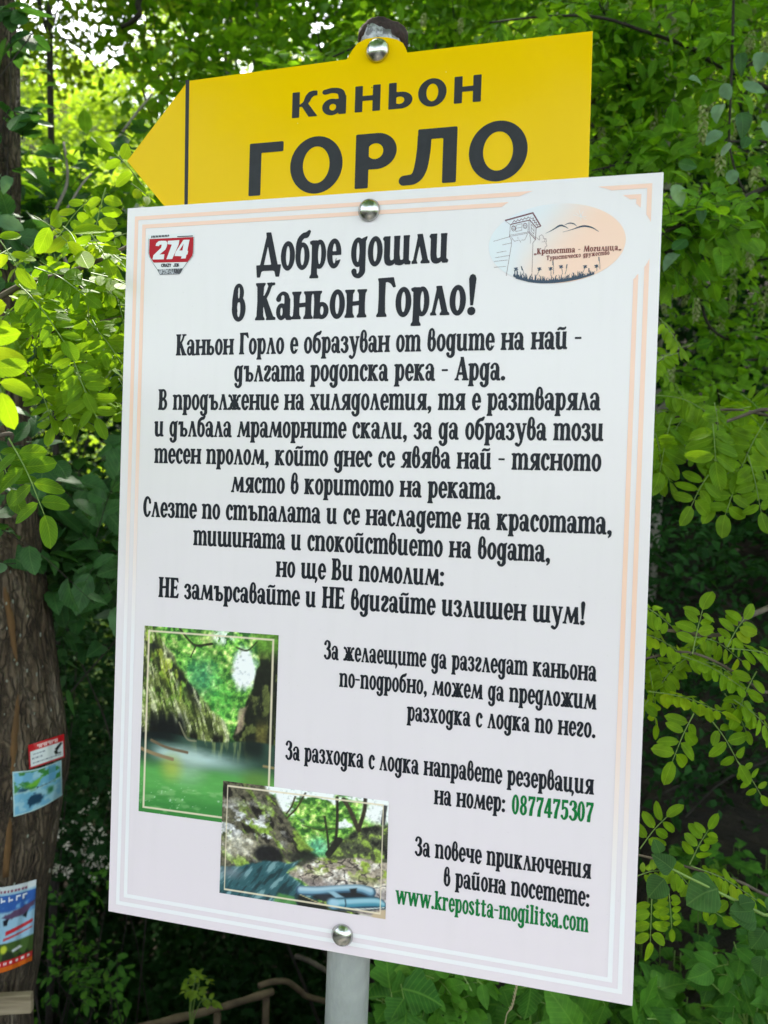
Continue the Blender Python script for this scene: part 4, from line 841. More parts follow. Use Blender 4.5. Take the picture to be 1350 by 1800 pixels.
def _lob(t):
    return .02 + .52 * abs(math.sin(math.pi * (t ** .8))) * (.62 + .38 * abs(math.cos(2.6 * math.pi * t))) if t < 1 else .01
T_lobed = blade(13, .9, .18, .15, lobes=_lob)

class Leaves:
    def __init__(s): s.P = []; s.D = []; s.N = []; s.S = []; s.T = []
    def add(s, P, D, Nn, S, T):
        P = np.asarray(P, float).reshape(-1, 3); n = len(P)
        s.P.append(P); s.D.append(np.broadcast_to(D, (n, 3))); s.N.append(np.broadcast_to(Nn, (n, 3)))
        s.S.append(np.broadcast_to(S, (n,))); s.T.append(np.broadcast_to(T, (n,)))
    def count(s): return sum(len(p) for p in s.P)
    def build(s, name, tmpl, material, parent=None, smooth=False, kind=None):
        P, D, Nn = np.vstack(s.P), norm(np.vstack(s.D)), np.vstack(s.N); S, T = np.concatenate(s.S), np.concatenate(s.T)
        Nn = norm(Nn - D * (Nn * D).sum(1, keepdims=True)); X = np.cross(D, Nn)
        tv, tf = tmpl; n, m = len(P), len(tv)
        wx = rng.uniform(.82, 1.16, (n, 1, 1)); cz = rng.uniform(-.4, 2.4, (n, 1, 1)); tw_ = rng.normal(size=(n, 1, 1)) * .22      # every blade its own width, curl and sideways bend
        lx = tv[None, :, 0:1] * wx + tw_ * tv[None, :, 1:2] ** 2 * .6; lz = tv[None, :, 2:3] * cz + tw_ * tv[None, :, 0:1] * tv[None, :, 1:2] * 1.2
        V = P[:, None] + S[:, None, None] * (lx * X[:, None] + tv[None, :, 1:2] * D[:, None] + lz * Nn[:, None])
        V = V.reshape(-1, 3); Fq = (tf[None] + (np.arange(n) * m)[:, None, None]).reshape(-1, tf.shape[1])
        me = bpy.data.meshes.new(name); c = tf.shape[1]
        me.vertices.add(len(V)); me.vertices.foreach_set('co', V.astype(np.float32).ravel())
        me.loops.add(Fq.size); me.loops.foreach_set('vertex_index', Fq.astype(np.int32).ravel())
        me.polygons.add(len(Fq)); me.polygons.foreach_set('loop_start', (np.arange(len(Fq)) * c).astype(np.int32)); me.polygons.foreach_set('loop_total', np.full(len(Fq), c, np.int32))
        a = me.attributes.new('tone', 'FLOAT', 'POINT'); a.data.foreach_set('value', np.repeat(np.clip(T, 0, 1), m).astype(np.float32))
        if m > 8:
            hw = np.abs(tv[:, 0]).max(); bl = np.stack([tv[:, 0] / max(hw, 1e-6) * .5, tv[:, 1], np.ones(m)], -1)
            a2 = me.attributes.new('blade', 'FLOAT_VECTOR', 'POINT'); a2.data.foreach_set('vector', np.tile(bl, (n, 1)).astype(np.float32).ravel())
        me.update(calc_edges=True)
        return link(name, me, material, parent, False, smooth)

def rvec(n): return norm(rng.normal(size=(n, 3)))
def sprays(lv, O, Dr, Ln, k, size, up=(0, 0, 1), upj=.35, droop=.25, tone=None, twigs=None, twr=.0015, sjit=.25):
    """leafy twigs: k alternate leaves along each twig"""
    n = len(O); Dr = norm(Dr); Ln = np.broadcast_to(Ln, (n,)); up = norm(np.asarray(up, float) + upj * rng.normal(size=(n, 3)))
    side = norm(np.cross(Dr, up)); tb = rng.random(n) if tone is None else np.broadcast_to(tone, (n,))
    for j in range(k):
        t = (j + .6) / k; p = O + Dr * (Ln * t)[:, None] - np.array([0, 0, 1]) * (droop * Ln * t * t)[:, None]
        sg = 1 if j % 2 else -1
        last = j == k - 1
        d = norm(Dr * (.95 if last else .55) + side * (0 if last else sg * .85) + .28 * rng.normal(size=(n, 3)) - np.array([0, 0, droop * .9]))
        lv.add(p, d, up + .3 * rng.normal(size=(n, 3)), size * (1 + sjit * rng.normal(size=n)).clip(.5, 1.5), np.clip(.6 * tb + .4 * rng.random(n), 0, 1))
    if twigs is not None:
        for i in range(n):
            e = O[i] + Dr[i] * Ln[i] - np.array([0, 0, droop * Ln[i]]); mpt = O[i] + Dr[i] * Ln[i] * .5 - np.array([0, 0, droop * Ln[i] * .25])
            twigs.tube([O[i], mpt, e], [twr, twr * .8, twr * .4], 3, cap=False)
def compound(lv, tw, base, tip, up, npair, llen, sag=.12, tone=.5, first=.18, terminal=True, spread=.95, pitch=.25):
    """pinnate leaf: opposite leaflets on a sagging stalk"""
    base, tip, up = np.asarray(base, float), np.asarray(tip, float), np.asarray(up, float); ln = np.linalg.norm(tip - base)
    mid = (base + tip) / 2 + np.array([0, 0, sag * ln]); pts = spline([base, mid, tip], 12)
    tw.tube(pts, list(np.linspace(.0012, .0006, 12)), 4, cap=False)
    n = npair
    for i in range(n):
        t = first + (1 - first) * (i + .35) / n; x = t * 11; a = int(min(x, 10)); p = pts[a] + (pts[a + 1] - pts[a]) * (x - a)
        d = norm(pts[a + 1] - pts[a]); s = norm(np.cross(d, up)); u = norm(np.cross(s, d))
        sz = llen * (1 - .35 * abs(t - .55)) * random.uniform(.9, 1.08)
        for sg in (-1, 1):
            dd = norm(d * random.uniform(.1, .42) + s * sg * spread + u * (-pitch + random.uniform(-.22, .22)))
            nn = u + s * sg * random.uniform(-.1, .35) + np.array([random.gauss(0, .14) for _ in range(3)])
            lv.add([p + s * sg * .002], dd, nn, sz * random.uniform(.88, 1.08), np.clip(tone + random.gauss(0, .09), 0, 1))
    if terminal:
        d = norm(pts[-1] - pts[-2]); lv.add([pts[-1]], d, up + np.array([random.gauss(0, .2) for _ in range(3)]), llen * 1.05, np.clip(tone + random.gauss(0, .08), 0, 1))
def boxpts(n, x0, x1, y0, y1, d0, d1):
    px = rng.uniform(x0, x1, n); py = rng.uniform(y0, y1, n); d = rng.uniform(d0, d1, n)
    return at_n(px, py, d)
def clumped(n, x0, x1, y0, y1, d0, d1, nc, sp):
    """twig origins gathered in clumps with gaps between"""
    c = boxpts(nc, x0, x1, y0, y1, d0, d1); i = rng.integers(0, nc, n)
    return c[i] + rng.normal(size=(n, 3)) * sp * rng.uniform(.5, 1.2, nc)[i][:, None]
def stems_to(bag, root, targets, r0, r1, n=9, sag=.0, sides=5):
    for tgt in targets:
        root_, tgt = np.asarray(root, float), np.asarray(tgt, float); ln = np.linalg.norm(tgt - root_)
        m1 = root_ * .62 + tgt * .38 + np.array([random.gauss(0, .04) * ln, random.gauss(0, .04) * ln, .12 * ln]); m2 = root_ * .28 + tgt * .72 + np.array([random.gauss(0, .04) * ln, random.gauss(0, .04) * ln, .09 * ln - sag])
        bag.tube(spline([root_, m1, m2, tgt], n), list(np.linspace(r0, r1, n)), sides)
def onground(x, y, dz=0.0): return np.array([x, y, float(ground_z(x, y)) + dz])

M_bark = noise_mat('grey_brown_bark', [(.3, (.03, .024, .018, 1)), (.5, (.085, .068, .05, 1)), (.68, (.15, .125, .10, 1)), (.8, (.24, .215, .18, 1))], scale=13, detail=8, rough=.9, bump=1.0, bscale=20, stretch=(1, 1, .22), bdist=.03, dist=1.5)
M_twig = noise_mat('twig_bark', [(.35, (.05, .04, .03, 1)), (.7, (.14, .115, .085, 1))], scale=20, rough=.85, bump=.3)
M_dtwig = noise_mat('dark_twig_bark', [(.35, (.018, .015, .012, 1)), (.7, (.05, .042, .034, 1))], scale=20, rough=.85, bump=.3)
M_gtwig = mat('green_stalk', (.16, .26, .05, 1), .5)
M_pale = noise_mat('pale_bark', [(.3, (.12, .10, .08, 1)), (.55, (.36, .34, .30, 1)), (.75, (.52, .50, .46, 1))], scale=7, rough=.8, bump=.4, stretch=(1, 1, .5))

L_locust = leaf_mat('locust_leaf', (.055, .165, .010, 1), (.19, .34, .010, 1), .48, .5, (.28, .40, .01, 1), .14)
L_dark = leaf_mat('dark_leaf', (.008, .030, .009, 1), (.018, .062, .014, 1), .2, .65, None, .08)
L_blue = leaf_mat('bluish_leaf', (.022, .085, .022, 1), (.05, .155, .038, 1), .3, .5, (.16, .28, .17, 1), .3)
L_mid = leaf_mat('beech_green_leaf', (.055, .19, .010, 1), (.19, .39, .025, 1), .5, .55)
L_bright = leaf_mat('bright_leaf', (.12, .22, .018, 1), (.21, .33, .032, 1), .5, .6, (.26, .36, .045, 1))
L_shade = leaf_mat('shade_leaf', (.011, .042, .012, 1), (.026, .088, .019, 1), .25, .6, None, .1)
L_ground = leaf_mat('undergrowth_leaf', (.025, .10, .014, 1), (.08, .23, .022, 1), .35, .55, (.16, .32, .04, 1))
L_flower_glint = leaf_mat('cream_blossom_and_glint', (.36, .34, .27, 1), (.60, .56, .47, 1), .3, .6, None, .3, (1, 1, .9, 1))
L_catkin = leaf_mat('pale_seed_bracts', (.28, .34, .13, 1), (.46, .50, .26, 1), .35, .6, None, .3, (1.2, 1.2, .8, 1))

# ================================================================== LEANING TREE WITH THE POSTERS (left edge)
TD = 2.2
prof = [(1990, -75, 128), (1800, -65, 112), (1700, -48, 110), (1600, -34, 106), (1500, -18, 104), (1420, -3, 102), (1340, 13, 100), (1280, 11, 99), (1200, 5, 94), (1100, -6, 91), (950, -17, 82), (700, -33, 74), (440, -38, 68), (100, -34, 60), (-300, -60, 56), (-900, -90, 50)]
tree_root = at(-75, 1990, TD); 
pts = [at(c, y, TD) for y, c, r in prof]; rad = [r / F_PX * TD for y, c, r in prof]
tree_t = thing('leaning_tree', 'big rough barked tree at the left edge with stickers and a poster on its trunk', 'tree', tuple(pts[0]))
sp_ = spline(np.column_stack([np.array(pts), np.array(rad)]), 150)
b = Bag(); nS = 56; vv_, ff_ = [], []
for i in range(len(sp_)):
    c, r = sp_[i, :3], sp_[i, 3]
    for k in range(nS):
        t = 2 * math.pi * k / nS; z = c[2]
        rid = .05 * (fbm(np.array(t * 9 + .8 * math.sin(z * 2)), np.array(z * 2.2), 3, 3) - .5) * 2 + .03 * (fbm(np.array(t * 22.), np.array(z * 7), 2, 9) - .5) * 2
        rr = r * (1 + float(rid)); vv_.append((c[0] + rr * math.cos(t), c[1] + rr * math.sin(t), z))
for i in range(len(sp_) - 1):
    for k in range(nS):
        k2 = (k + 1) % nS; ff_.append((i * nS + k, i * nS + k2, (i + 1) * nS + k2, (i + 1) * nS + k))
# wrap seam kept straight by noise on a circle: blend last columns
b.add(vv_, ff_); M_trunk = noise_mat('lichen_spotted_bark', [(.36, (.035, .024, .015, 1)), (.48, (.085, .06, .038, 1)), (.58, (.13, .098, .066, 1)), (.7, (.22, .18, .135, 1))], scale=26, detail=10, rough=.92, bump=1.0, bscale=34, stretch=(1, 1, .24), bdist=.035, dist=.35)
def furrow(m, scale, stretch, depth, width):
    b0 = bsdf(m); old = b0.inputs['Base Color'].links[0].from_socket; bump0 = b0.inputs['Normal'].links[0].from_node
    tc_ = N(m, 'ShaderNodeTexCoord'); mp_ = N(m, 'ShaderNodeMapping'); mp_.inputs['Scale'].default_value = stretch; L(m, tc_.outputs['Object'], mp_.inputs[0])
    nd = N(m, 'ShaderNodeTexNoise'); nd.inputs['Scale'].default_value = 9; nd.inputs['Detail'].default_value = 4; L(m, tc_.outputs['Object'], nd.inputs['Vector'])
    ad = N(m, 'ShaderNodeMixRGB'); ad.blend_type = 'ADD'; ad.inputs[0].default_value = .07; L(m, mp_.outputs[0], ad.inputs[1]); L(m, nd.outputs['Color'], ad.inputs[2])
    vo = N(m, 'ShaderNodeTexVoronoi'); vo.feature = 'DISTANCE_TO_EDGE'; vo.inputs['Scale'].default_value = scale; L(m, ad.outputs[0], vo.inputs['Vector'])
    mr_ = N(m, 'ShaderNodeMapRange'); mr_.inputs[1].default_value = 0; mr_.inputs[2].default_value = width; mr_.inputs[3].default_value = .42; L(m, vo.outputs['Distance'], mr_.inputs[0])
    mu_ = N(m, 'ShaderNodeMixRGB'); mu_.blend_type = 'MULTIPLY'; mu_.inputs[0].default_value = 1; L(m, old, mu_.inputs[1]); L(m, mr_.outputs[0], mu_.inputs[2]); L(m, mu_.outputs[0], b0.inputs['Base Color'])
    b2 = N(m, 'ShaderNodeBump'); b2.inputs['Strength'].default_value = 1; b2.inputs['Distance'].default_value = depth; L(m, mr_.outputs[0], b2.inputs['Height']); L(m, bump0.outputs[0], b2.inputs['Normal']); L(m, b2.outputs[0], b0.inputs['Normal'])
furrow(M_trunk, 58, (1, 1, .085), .010, .22)
trunk = b.build('trunk', M_trunk, tree_t, smooth=True)
bvh = BVHTree.FromPolygons([Vector(p) for p in vv_], ff_)
def trunk_hit(px, py, off):
    d = ray(px, py); h = bvh.ray_cast(Vector(CAM), Vector(d))
    if h[0] is None: return None
    return np.array(h[0]) - d * off
# reddish inner-bark strip running down the trunk
b = Bag(); ps = []
for px, py in ((2, 1010), (8, 1060), (17, 1110), (24, 1170), (26, 1230), (22, 1290), (19, 1340), (14, 1400), (10, 1470), (4, 1540)):
    h = trunk_hit(px + 4, py, -.006)
    if h is not None: ps.append(h)
b.tube(spline(ps, 40), [.003 + .008 * abs(math.sin(i * .21)) for i in range(40)], 8, wob=.15)
b.build('bark_strip', noise_mat('ochre_inner_bark', [(.3, (.055, .028, .010, 1)), (.7, (.16, .085, .03, 1))], scale=22, rough=.85, bump=.6, stretch=(1, 1, .3)), tree_t, smooth=True)
b = Bag()
M_lich = noise_mat('pale_lichen', [(.3, (.14, .15, .12, 1)), (.7, (.28, .30, .25, 1))], scale=80, rough=.95, bump=.2)
for k in range(30):                                                    # lichen flecks
    px, py = random.uniform(5, 95), random.uniform(1000, 1560); h = trunk_hit(px, py, .0)
    if h is None: continue
    s = random.uniform(.002, .0055); n_ = ray(px, py)
    u_ = norm(np.cross(n_, [0, 0, 1])); w_ = np.cross(u_, n_)
    ring_ = [h - n_ * .001 + (u_ * math.cos(a) * .7 + w_ * math.sin(a) * 1.4) * s * random.uniform(.6, 1.1) for a in np.linspace(0, 6.283, 9)[:-1]]
    b = Bag(); b.add([h - n_ * .004] + ring_ + [h + n_ * .006], [(0, i + 1, (i + 1) % 8 + 1) for i in range(8)] + [(9, (i + 1) % 8 + 1, i + 1) for i in range(8)])
    b.build('lichen', M_lich, tree_t)

def wrapped(name, label, cat, TL, TR, BR, BL, paint, nu, nv, off, bend=0.0):
    """printed sheet lying on the trunk"""
    u, v = np.meshgrid(np.linspace(0, 1, nu), np.linspace(0, 1, nv)); PX_ = np.zeros(u.shape + (3,))
    TL, TR, BR, BL = map(np.array, (TL, TR, BR, BL))
    for i in range(nv):
        last = None
        for j in range(nu):
            a, c = u[i, j], v[i, j]; p = TL * (1 - a) * (1 - c) + TR * a * (1 - c) + BR * a * c + BL * (1 - a) * c + np.array([0, bend * math.sin(math.pi * a)])
            h = trunk_hit(p[0], p[1], off); dep = None
            if h is not None: dep = (h - CAM).dot(C2W @ np.array([0, 0, -1.]))
            if last is not None and (dep is None or abs(dep - last) > .03): dep = last + .003
            if dep is None: dep = TD - .12
            last = dep; PX_[i, j] = at(p[0], p[1], dep)
    for _ in range(10):
        PX_[1:-1, 1:-1] = .25 * (PX_[:-2, 1:-1] + PX_[2:, 1:-1] + PX_[1:-1, :-2] + PX_[1:-1, 2:])
    o = grid_mesh(name, PX_.reshape(-1, 3), nu, nv, paint(u, v), M_ink_pic, None, True)
    s = o.modifiers.new('s', 'SOLIDIFY'); s.thickness = .0015; s.offset = -1
    return tag(o, label, cat)
def p_warn(u, v):
    c = np.broadcast_to(np.array([214, 222, 226.]) / 255, u.shape + (3,)).copy()
    ed = (u < .045) | (u > .965) | (v > .93) | (v < .05); c = mixc(c, (176, 30, 40), ed * 1.0); c = mixc(c, (190, 24, 34), sstep(.3, .28, v))
    for i, x in enumerate(np.linspace(.26, .8, 12)): c = mixc(c, (236, 226, 226), ((np.abs(u - x) < .017) & (np.abs(v - .16) < .075) & ((i % 3 > 0) | (v < .16))) * .9)
    for y, xs in ((.45, np.linspace(.13, .44, 9)), (.62, np.linspace(.1, .36, 7)), (.81, np.linspace(.12, .88, 22))):
        for i, x in enumerate(xs): c = mixc(c, (60, 78, 104), ((np.abs(u - x) < .012) & (np.abs(v - y) < .035)) * .8)
    cam_ = inside([(.72, .52), (.9, .3), (.95, .36), (.8, .6)], u, v, .01) + inside([(.7, .6), (.78, .56), (.82, .72), (.9, .7), (.9, .76), (.74, .76)], u, v, .01)
    return mixc(c, (14, 16, 18), np.clip(cam_, 0, 1))
def p_river(u, v):
    n = fbm(u * 6, v * 6, 4, 3); c = np.broadcast_to(np.array([110, 172, 204.]) / 255, u.shape + (3,)).copy()
    c = mixc(c, (150, 196, 214), sstep(.5, .62, n)); c = mixc(c, (58, 128, 60), sstep(.52, .6, fbm(u * 5 + 4, v * 6, 4, 13)) * sstep(.55, .45, v)); c = mixc(c, (110, 176, 60), inside([(.2, .42), (.45, .28), (.62, .2), (.55, .36), (.3, .46)], u, v, .03, .1))
    c = mixc(c, (40, 84, 110), inside([(.1, .42), (.35, .4), (.3, .5), (.1, .5)], u, v, .03, .1)); c = mixc(c, (90, 150, 190), ((u > .74) & (u < .88) & (v < .42)) * .8)
    c = mixc(c, (34, 66, 92), inside([(.3, .66), (.5, .6), (.64, .74), (.56, .86), (.32, .88)], u, v, .03, .12)); c = mixc(c, (44, 108, 66), sstep(.13, .05, np.hypot(u - .76, (v - .66) * .9) + .1 * (n - .5)))
    c = mixc(c, (176, 200, 200), (np.abs(v - .5 + .04 * u) < .018) * .6)
    for x in np.linspace(.5, .85, 14): c = mixc(c, (50, 80, 100), ((np.abs(u - x) < .008) & (np.abs(v - .49 + .04 * u) < .02)) * .8)
    ed = (u < .03) | (u > .975) | (v < .025) | (v > .965); return mixc(c, (170, 200, 206), ed * 1.0)
def p_poster(u, v):
    c = np.broadcast_to(np.array([150, 190, 216.]) / 255, u.shape + (3,)).copy(); n = fbm(u * 8, v * 10, 4, 5)
    c = mixc(c, (206, 214, 220), sstep(.085, .075, v)); c = mixc(c, (54, 96, 172), sstep(.1, .11, v) * sstep(.34, .3, v + .05 * n)); c = mixc(c, (104, 158, 206), sstep(.5, .62, n) * sstep(.2, .25, v) * sstep(.4, .34, v))
    for i, x in enumerate(np.linspace(.1, .86, 16)): c = mixc(c, (128, 60, 92), ((np.abs(u - x) < .017) & (np.abs(v - .06) < .016)) * .9)
    for x, k in zip((.42, .53, .64, .75, .85), 'ркьрт'):
        c = mixc(c, (226, 232, 240), ((np.abs(u - x + .022) < .012) & (np.abs(v - .155) < .03)) * 1.0); c = mixc(c, (226, 232, 240), ((np.abs(u - x) < .03) & (np.abs(v - (.135 if k in 'рт' else .165)) < .01)) * 1.0)
    for y in (.42, .5):
        for x in np.linspace(.08, .45, 7): c = mixc(c, (216, 140, 92), ((np.abs(u - x) < .018) & (np.abs(v - y) < .015)) * .9)
    c = mixc(c, (92, 70, 100), inside([(.52, .36), (.7, .31), (.9, .27), (1, .24), (1, .3), (.85, .38), (.62, .4)], u, v, .012, .05)); c = mixc(c, (30, 34, 44), inside([(.54, .4), (.62, .38), (.6, .46), (.55, .46)], u, v, .01) + inside([(.82, .39), (.9, .35), (.88, .43)], u, v, .01))
    c = mixc(c, (196, 40, 52), inside([(.58, .53), (.98, .47), (.98, .51), (.58, .58)], u, v, .006)); c = mixc(c, (190, 60, 70), inside([(.55, .61), (.98, .56), (.98, .575), (.55, .64)], u, v, .006))
    c = mixc(c, (70, 96, 46), sstep(.66, .68, v) * (u > .48) * sstep(.9, .88, v)); c = mixc(c, (40, 52, 36), sstep(.5, .6, n) * sstep(.66, .68, v) * (u > .48)); c = mixc(c, (190, 200, 60), sstep(.07, .03, np.hypot(u - .56, v - .74))); c = mixc(c, (200, 206, 210), inside([(.68, .77), (.8, .74), (.84, .77), (.7, .8)], u, v, .01))
    c = mixc(c, (40, 66, 130), sstep(.7, .72, v) * (u < .46) * (n > .42)); c = mixc(c, (190, 36, 44), sstep(.87, .88, v)); c = mixc(c, (206, 100, 30), sstep(.94, .95, v))
    for x in np.linspace(.06, .94, 11): c = mixc(c, (232, 220, 220), ((np.abs(u - x) < .02) & (np.abs(v - .91) < .018) & (np.abs(np.abs(u - x) - .012) < .011)) * .95)
    return c
wrapped('warning_sticker', 'small white sticker with a red header and a black camera drawing on the tree', 'sticker', (50, 1310), (112.5, 1290), (114, 1331), (52, 1352), p_warn, 64, 40, .012)
wrapped('river_sticker', 'turquoise river picture sticker on the tree just below the red headed one', 'sticker', (22, 1357), (108, 1336), (109.5, 1398), (24, 1436), p_river, 64, 52, .006, 5)
wrapped('tour_poster', 'blue and white poster with red and orange bands low on the tree trunk', 'poster', (-60, 1556), (64, 1546), (56, 1688), (-60, 1716), p_poster, 110, 100, .006, 9)
# plank nailed across the trunk foot
b = Bag()
def plank(bag, A, Bp, h, th, away):
    A, Bp = np.asarray(A, float), np.asarray(Bp, float); d = norm(Bp - A); up_ = norm(np.array([0, 0, 1.]) - d * d[2]); n_ = norm(np.cross(d, up_)); 
    if n_.dot(away) < 0: n_ = -n_
    v_ = []
    for p in (A, Bp):
        for a, c in ((-1, 0), (1, 0), (1, 1), (-1, 1)): v_.append(p + up_ * a * h / 2 + n_ * c * th)
    bag.add(v_, [(0, 1, 2, 3), (7, 6, 5, 4), (0, 4, 5, 1), (1, 5, 6, 2), (2, 6, 7, 3), (3, 7, 4, 0)])
M_wood = noise_mat('weathered_plank', [(.3, (.13, .10, .06, 1)), (.55, (.27, .215, .14, 1)), (.75, (.38, .31, .22, 1))], scale=9, rough=.85, bump=.4, bscale=30, stretch=(.25, 1, 4))
plank(b, at(-120, 1776, 2.015), at(54, 1766, 2.03), .05, .022, BN * -1)
o = b.build('plank', M_wood); bv = o.modifiers.new('b', 'BEVEL'); bv.width = .003; bv.segments = 2
tag(o, 'weathered wooden plank nailed across the foot of the poster tree', 'plank')
# crown high above, out of the picture except for its lowest leaves
lv = Leaves(); tw = Bag()
limb_tops = [np.array(pts[-1]) + np.array(q) for q in ((-1.8, 2.2, 1.6), (-1.0, 3.2, 2.6), (-2.2, 1.0, 1.5), (-1.6, .2, 2.4), (-1.2, 4.2, 1.8))]
stems_to(tw, pts[-2], limb_tops, .06, .02, 10)
tw.build('limb', M_bark, tree_t)
for c in limb_tops:
    O = c + rng.normal(size=(240, 3)) * np.array([.8, .8, .5]); sprays(lv, O, rvec(240) * [1, 1, .4], .28, 6, .085)
lv.build('crown', T_low, L_mid, tree_t)
# ================================================================== FAR HILL AND THICKETS
def scatter_ground(n, fx, fy, h0, h1):
    x = fx(n); y = fy(n); return np.stack([x, y, ground_z(x, y) + rng.uniform(h0, h1, n)], -1)
lv = Leaves(); n = 150000
y = rng.uniform(13, 62, n); x = y * rng.uniform(-.72, .62, n)
hh = 5.5 * fbm(x * .22 + 3, y * .22, 3, 77) ** 1.3 + sstep(30, 50, y) * (13 * sstep(-.37, -.27, x / y) * (1 - .55 * np.exp(-((x / y + .115) / .04) ** 2))); z = ground_z(x, y) + hh * np.sqrt(rng.random(n))
lv.add(np.stack([x, y, z], -1), rvec(n) * [1, 1, .4], np.array([-.1, -.3, 1]) + .4 * rng.normal(size=(n, 3)), (.10 + .0055 * y) * rng.uniform(.6, 1.3, n), np.clip(.15 + .9 * fbm(x * .35, y * .35, 3, 5) + .25 * rng.normal(size=n), 0, 1))
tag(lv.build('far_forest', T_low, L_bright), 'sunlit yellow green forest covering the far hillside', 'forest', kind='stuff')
lv = Leaves(); n = 56000
x = rng.uniform(-6, 7, n); y = 5.0 + np.abs(rng.normal(size=n)) * 2.6 + .8 * rng.random(n)
top_h = (2.6 + 1.3 * fbm(x * .8, y * .8, 2, 14)) * (1 - .55 * sstep(.6, -.4, x - .08 * y) * sstep(-2.2, -1.2, x + .15 * y))
z = ground_z(x, y) + top_h * rng.random(n) ** .8
lv.add(np.stack([x, y, z], -1), rvec(n) * [1, 1, .5] - [0, 0, .25], np.array([0, -.4, 1]) + .5 * rng.normal(size=(n, 3)), rng.uniform(.07, .13, n), np.clip(fbm(x * 1.5, z * 1.5, 3, 6) + .2 * rng.normal(size=n), 0, 1))
n = 34000; x = rng.uniform(-8, 2.5, n); y = rng.uniform(8.8, 12.5, n); z = ground_z(x, y) + rng.random(n) ** .8 * (4.6 + 1.2 * fbm(x * .6, y * .6, 2, 4) - ground_z(x, y))
lv.add(np.stack([x, y, z], -1), rvec(n) * [1, 1, .5] - [0, 0, .25], np.array([0, -.4, 1]) + .5 * rng.normal(size=(n, 3)), rng.uniform(.11, .19, n), np.clip(fbm(x * 1.5, z * 1.5, 3, 6) + .2 * rng.normal(size=n), 0, 1))
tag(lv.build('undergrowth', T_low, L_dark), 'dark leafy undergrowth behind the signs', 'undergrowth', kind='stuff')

def plant(name, label, cat, root, O, size, k, tmpl, lmat, tlen=.22, stems=10, r0=.012, r1=.003, smat=None, dirs=None, upj=.35, droop=.25, smooth=False, tw_vis=True, group=None, z=0, twr=.0015, trunk=None, trunkmat=None, up=(0, 0, 1), tone=None, stem_name='stem', leaf_name='foliage'):
    t = thing(name, label, cat, tuple(root), 0, group); lv = Leaves(); tw = Bag()
    if dirs is None:
        dirs = norm(norm(O - np.asarray(root)) * [1, 1, .2] + .8 * rng.normal(size=(len(O), 3)) * [1, 1, .5])
    sprays(lv, O, dirs, tlen * rng.uniform(.6, 1.3, len(O)), k, size, upj=upj, droop=droop, twigs=tw if tw_vis else None, twr=twr, up=up, tone=tone)
    if stems:
        pick = O[rng.permutation(len(O))[:stems]]
        stems_to(tw, trunk[-1] if trunk is not None else root, pick, r0, r1)
    if tw.v: tw.build(stem_name, smat or M_twig, t)
    lv.build(leaf_name, tmpl, lmat, t, smooth)
    return t, lv, tw

# trees seen behind
def tall_tree(name, label, px, d, wpx, ytop, crown_c, crown_r, n, size, lmat, bark, lean=0, group=None, base_py=1000):
    p0 = at(px, 900, d); root = onground(p0[0], p0[1], -.1); topz = crown_c[2]
    r = wpx / 2 / F_PX * d; t = thing(name, label, 'tree', tuple(root), 0, group)
    b = Bag(); P = spline([root, root * .6 + np.array([p0[0] + lean * .4, p0[1], root[2] + (topz - root[2]) * .45]) * .4 + [0, 0, (topz - root[2]) * .25], np.array([p0[0] + lean, p0[1], topz])], 22)
    P[:, 0] = root[0] + lean * np.linspace(0, 1, 22) ** 1.3 + .05 * np.sin(np.linspace(0, 5, 22)); P[:, 1] = root[1]; P[:, 2] = np.linspace(root[2], topz, 22)
    b.tube(P, list(r * np.linspace(1.15, .55, 22)), 14, wob=.05); b.build('trunk', bark, t, smooth=True)
    lv = Leaves(); lb = Bag(); cc = np.asarray(crown_c, float) + rng.normal(size=(16, 3)) * np.asarray(crown_r) * .55
    for c in cc:
        k = rng.integers(9, 20); stems_to(lb, P[k], [c], r * .35, .008, 8)
        O = c + rng.normal(size=(n // 16, 3)) * np.asarray(crown_r) * .3; sprays(lv, O, rvec(len(O)) * [1, 1, .4], .3, 6, size)
    lb.build('limb', bark, t); lv.build('crown', T_low, lmat, t)
    return t
tall_tree('pale_tree', 'tall tree with a whitish trunk behind the upper right branches', 1142, 6.2, 26, 0, (2.0, 6.4, 7.5), (1.8, 1.6, 1.2), 2600, .085, L_mid, M_pale, .05)
for i, (px, d, wp, lab) in enumerate(((1205, 7.6, 17, 'slim grey trunked tree right of the whitish trunk'), (1268, 8.6, 22, 'grey trunked tree near the right edge of the slope'), (1330, 7.2, 15, 'thin brown tree hugging the right border of the view'), (1010, 8.0, 20, 'thin trunked tree showing between the arrow sign and the whitish trunk'), (430, 8.5, 26, 'slender tree rising behind the left half of the arrow sign'))):
    p = at(px, 0, d); tall_tree('slope_tree', lab, px, d, wp, 0, (p[0] + .2, p[1] + .3, p[2] + 2.4), (1.5, 1.4, 1.0), 1500, .09, L_mid, M_bark if i % 2 else M_pale, .1, 'trees on the wooded slope')

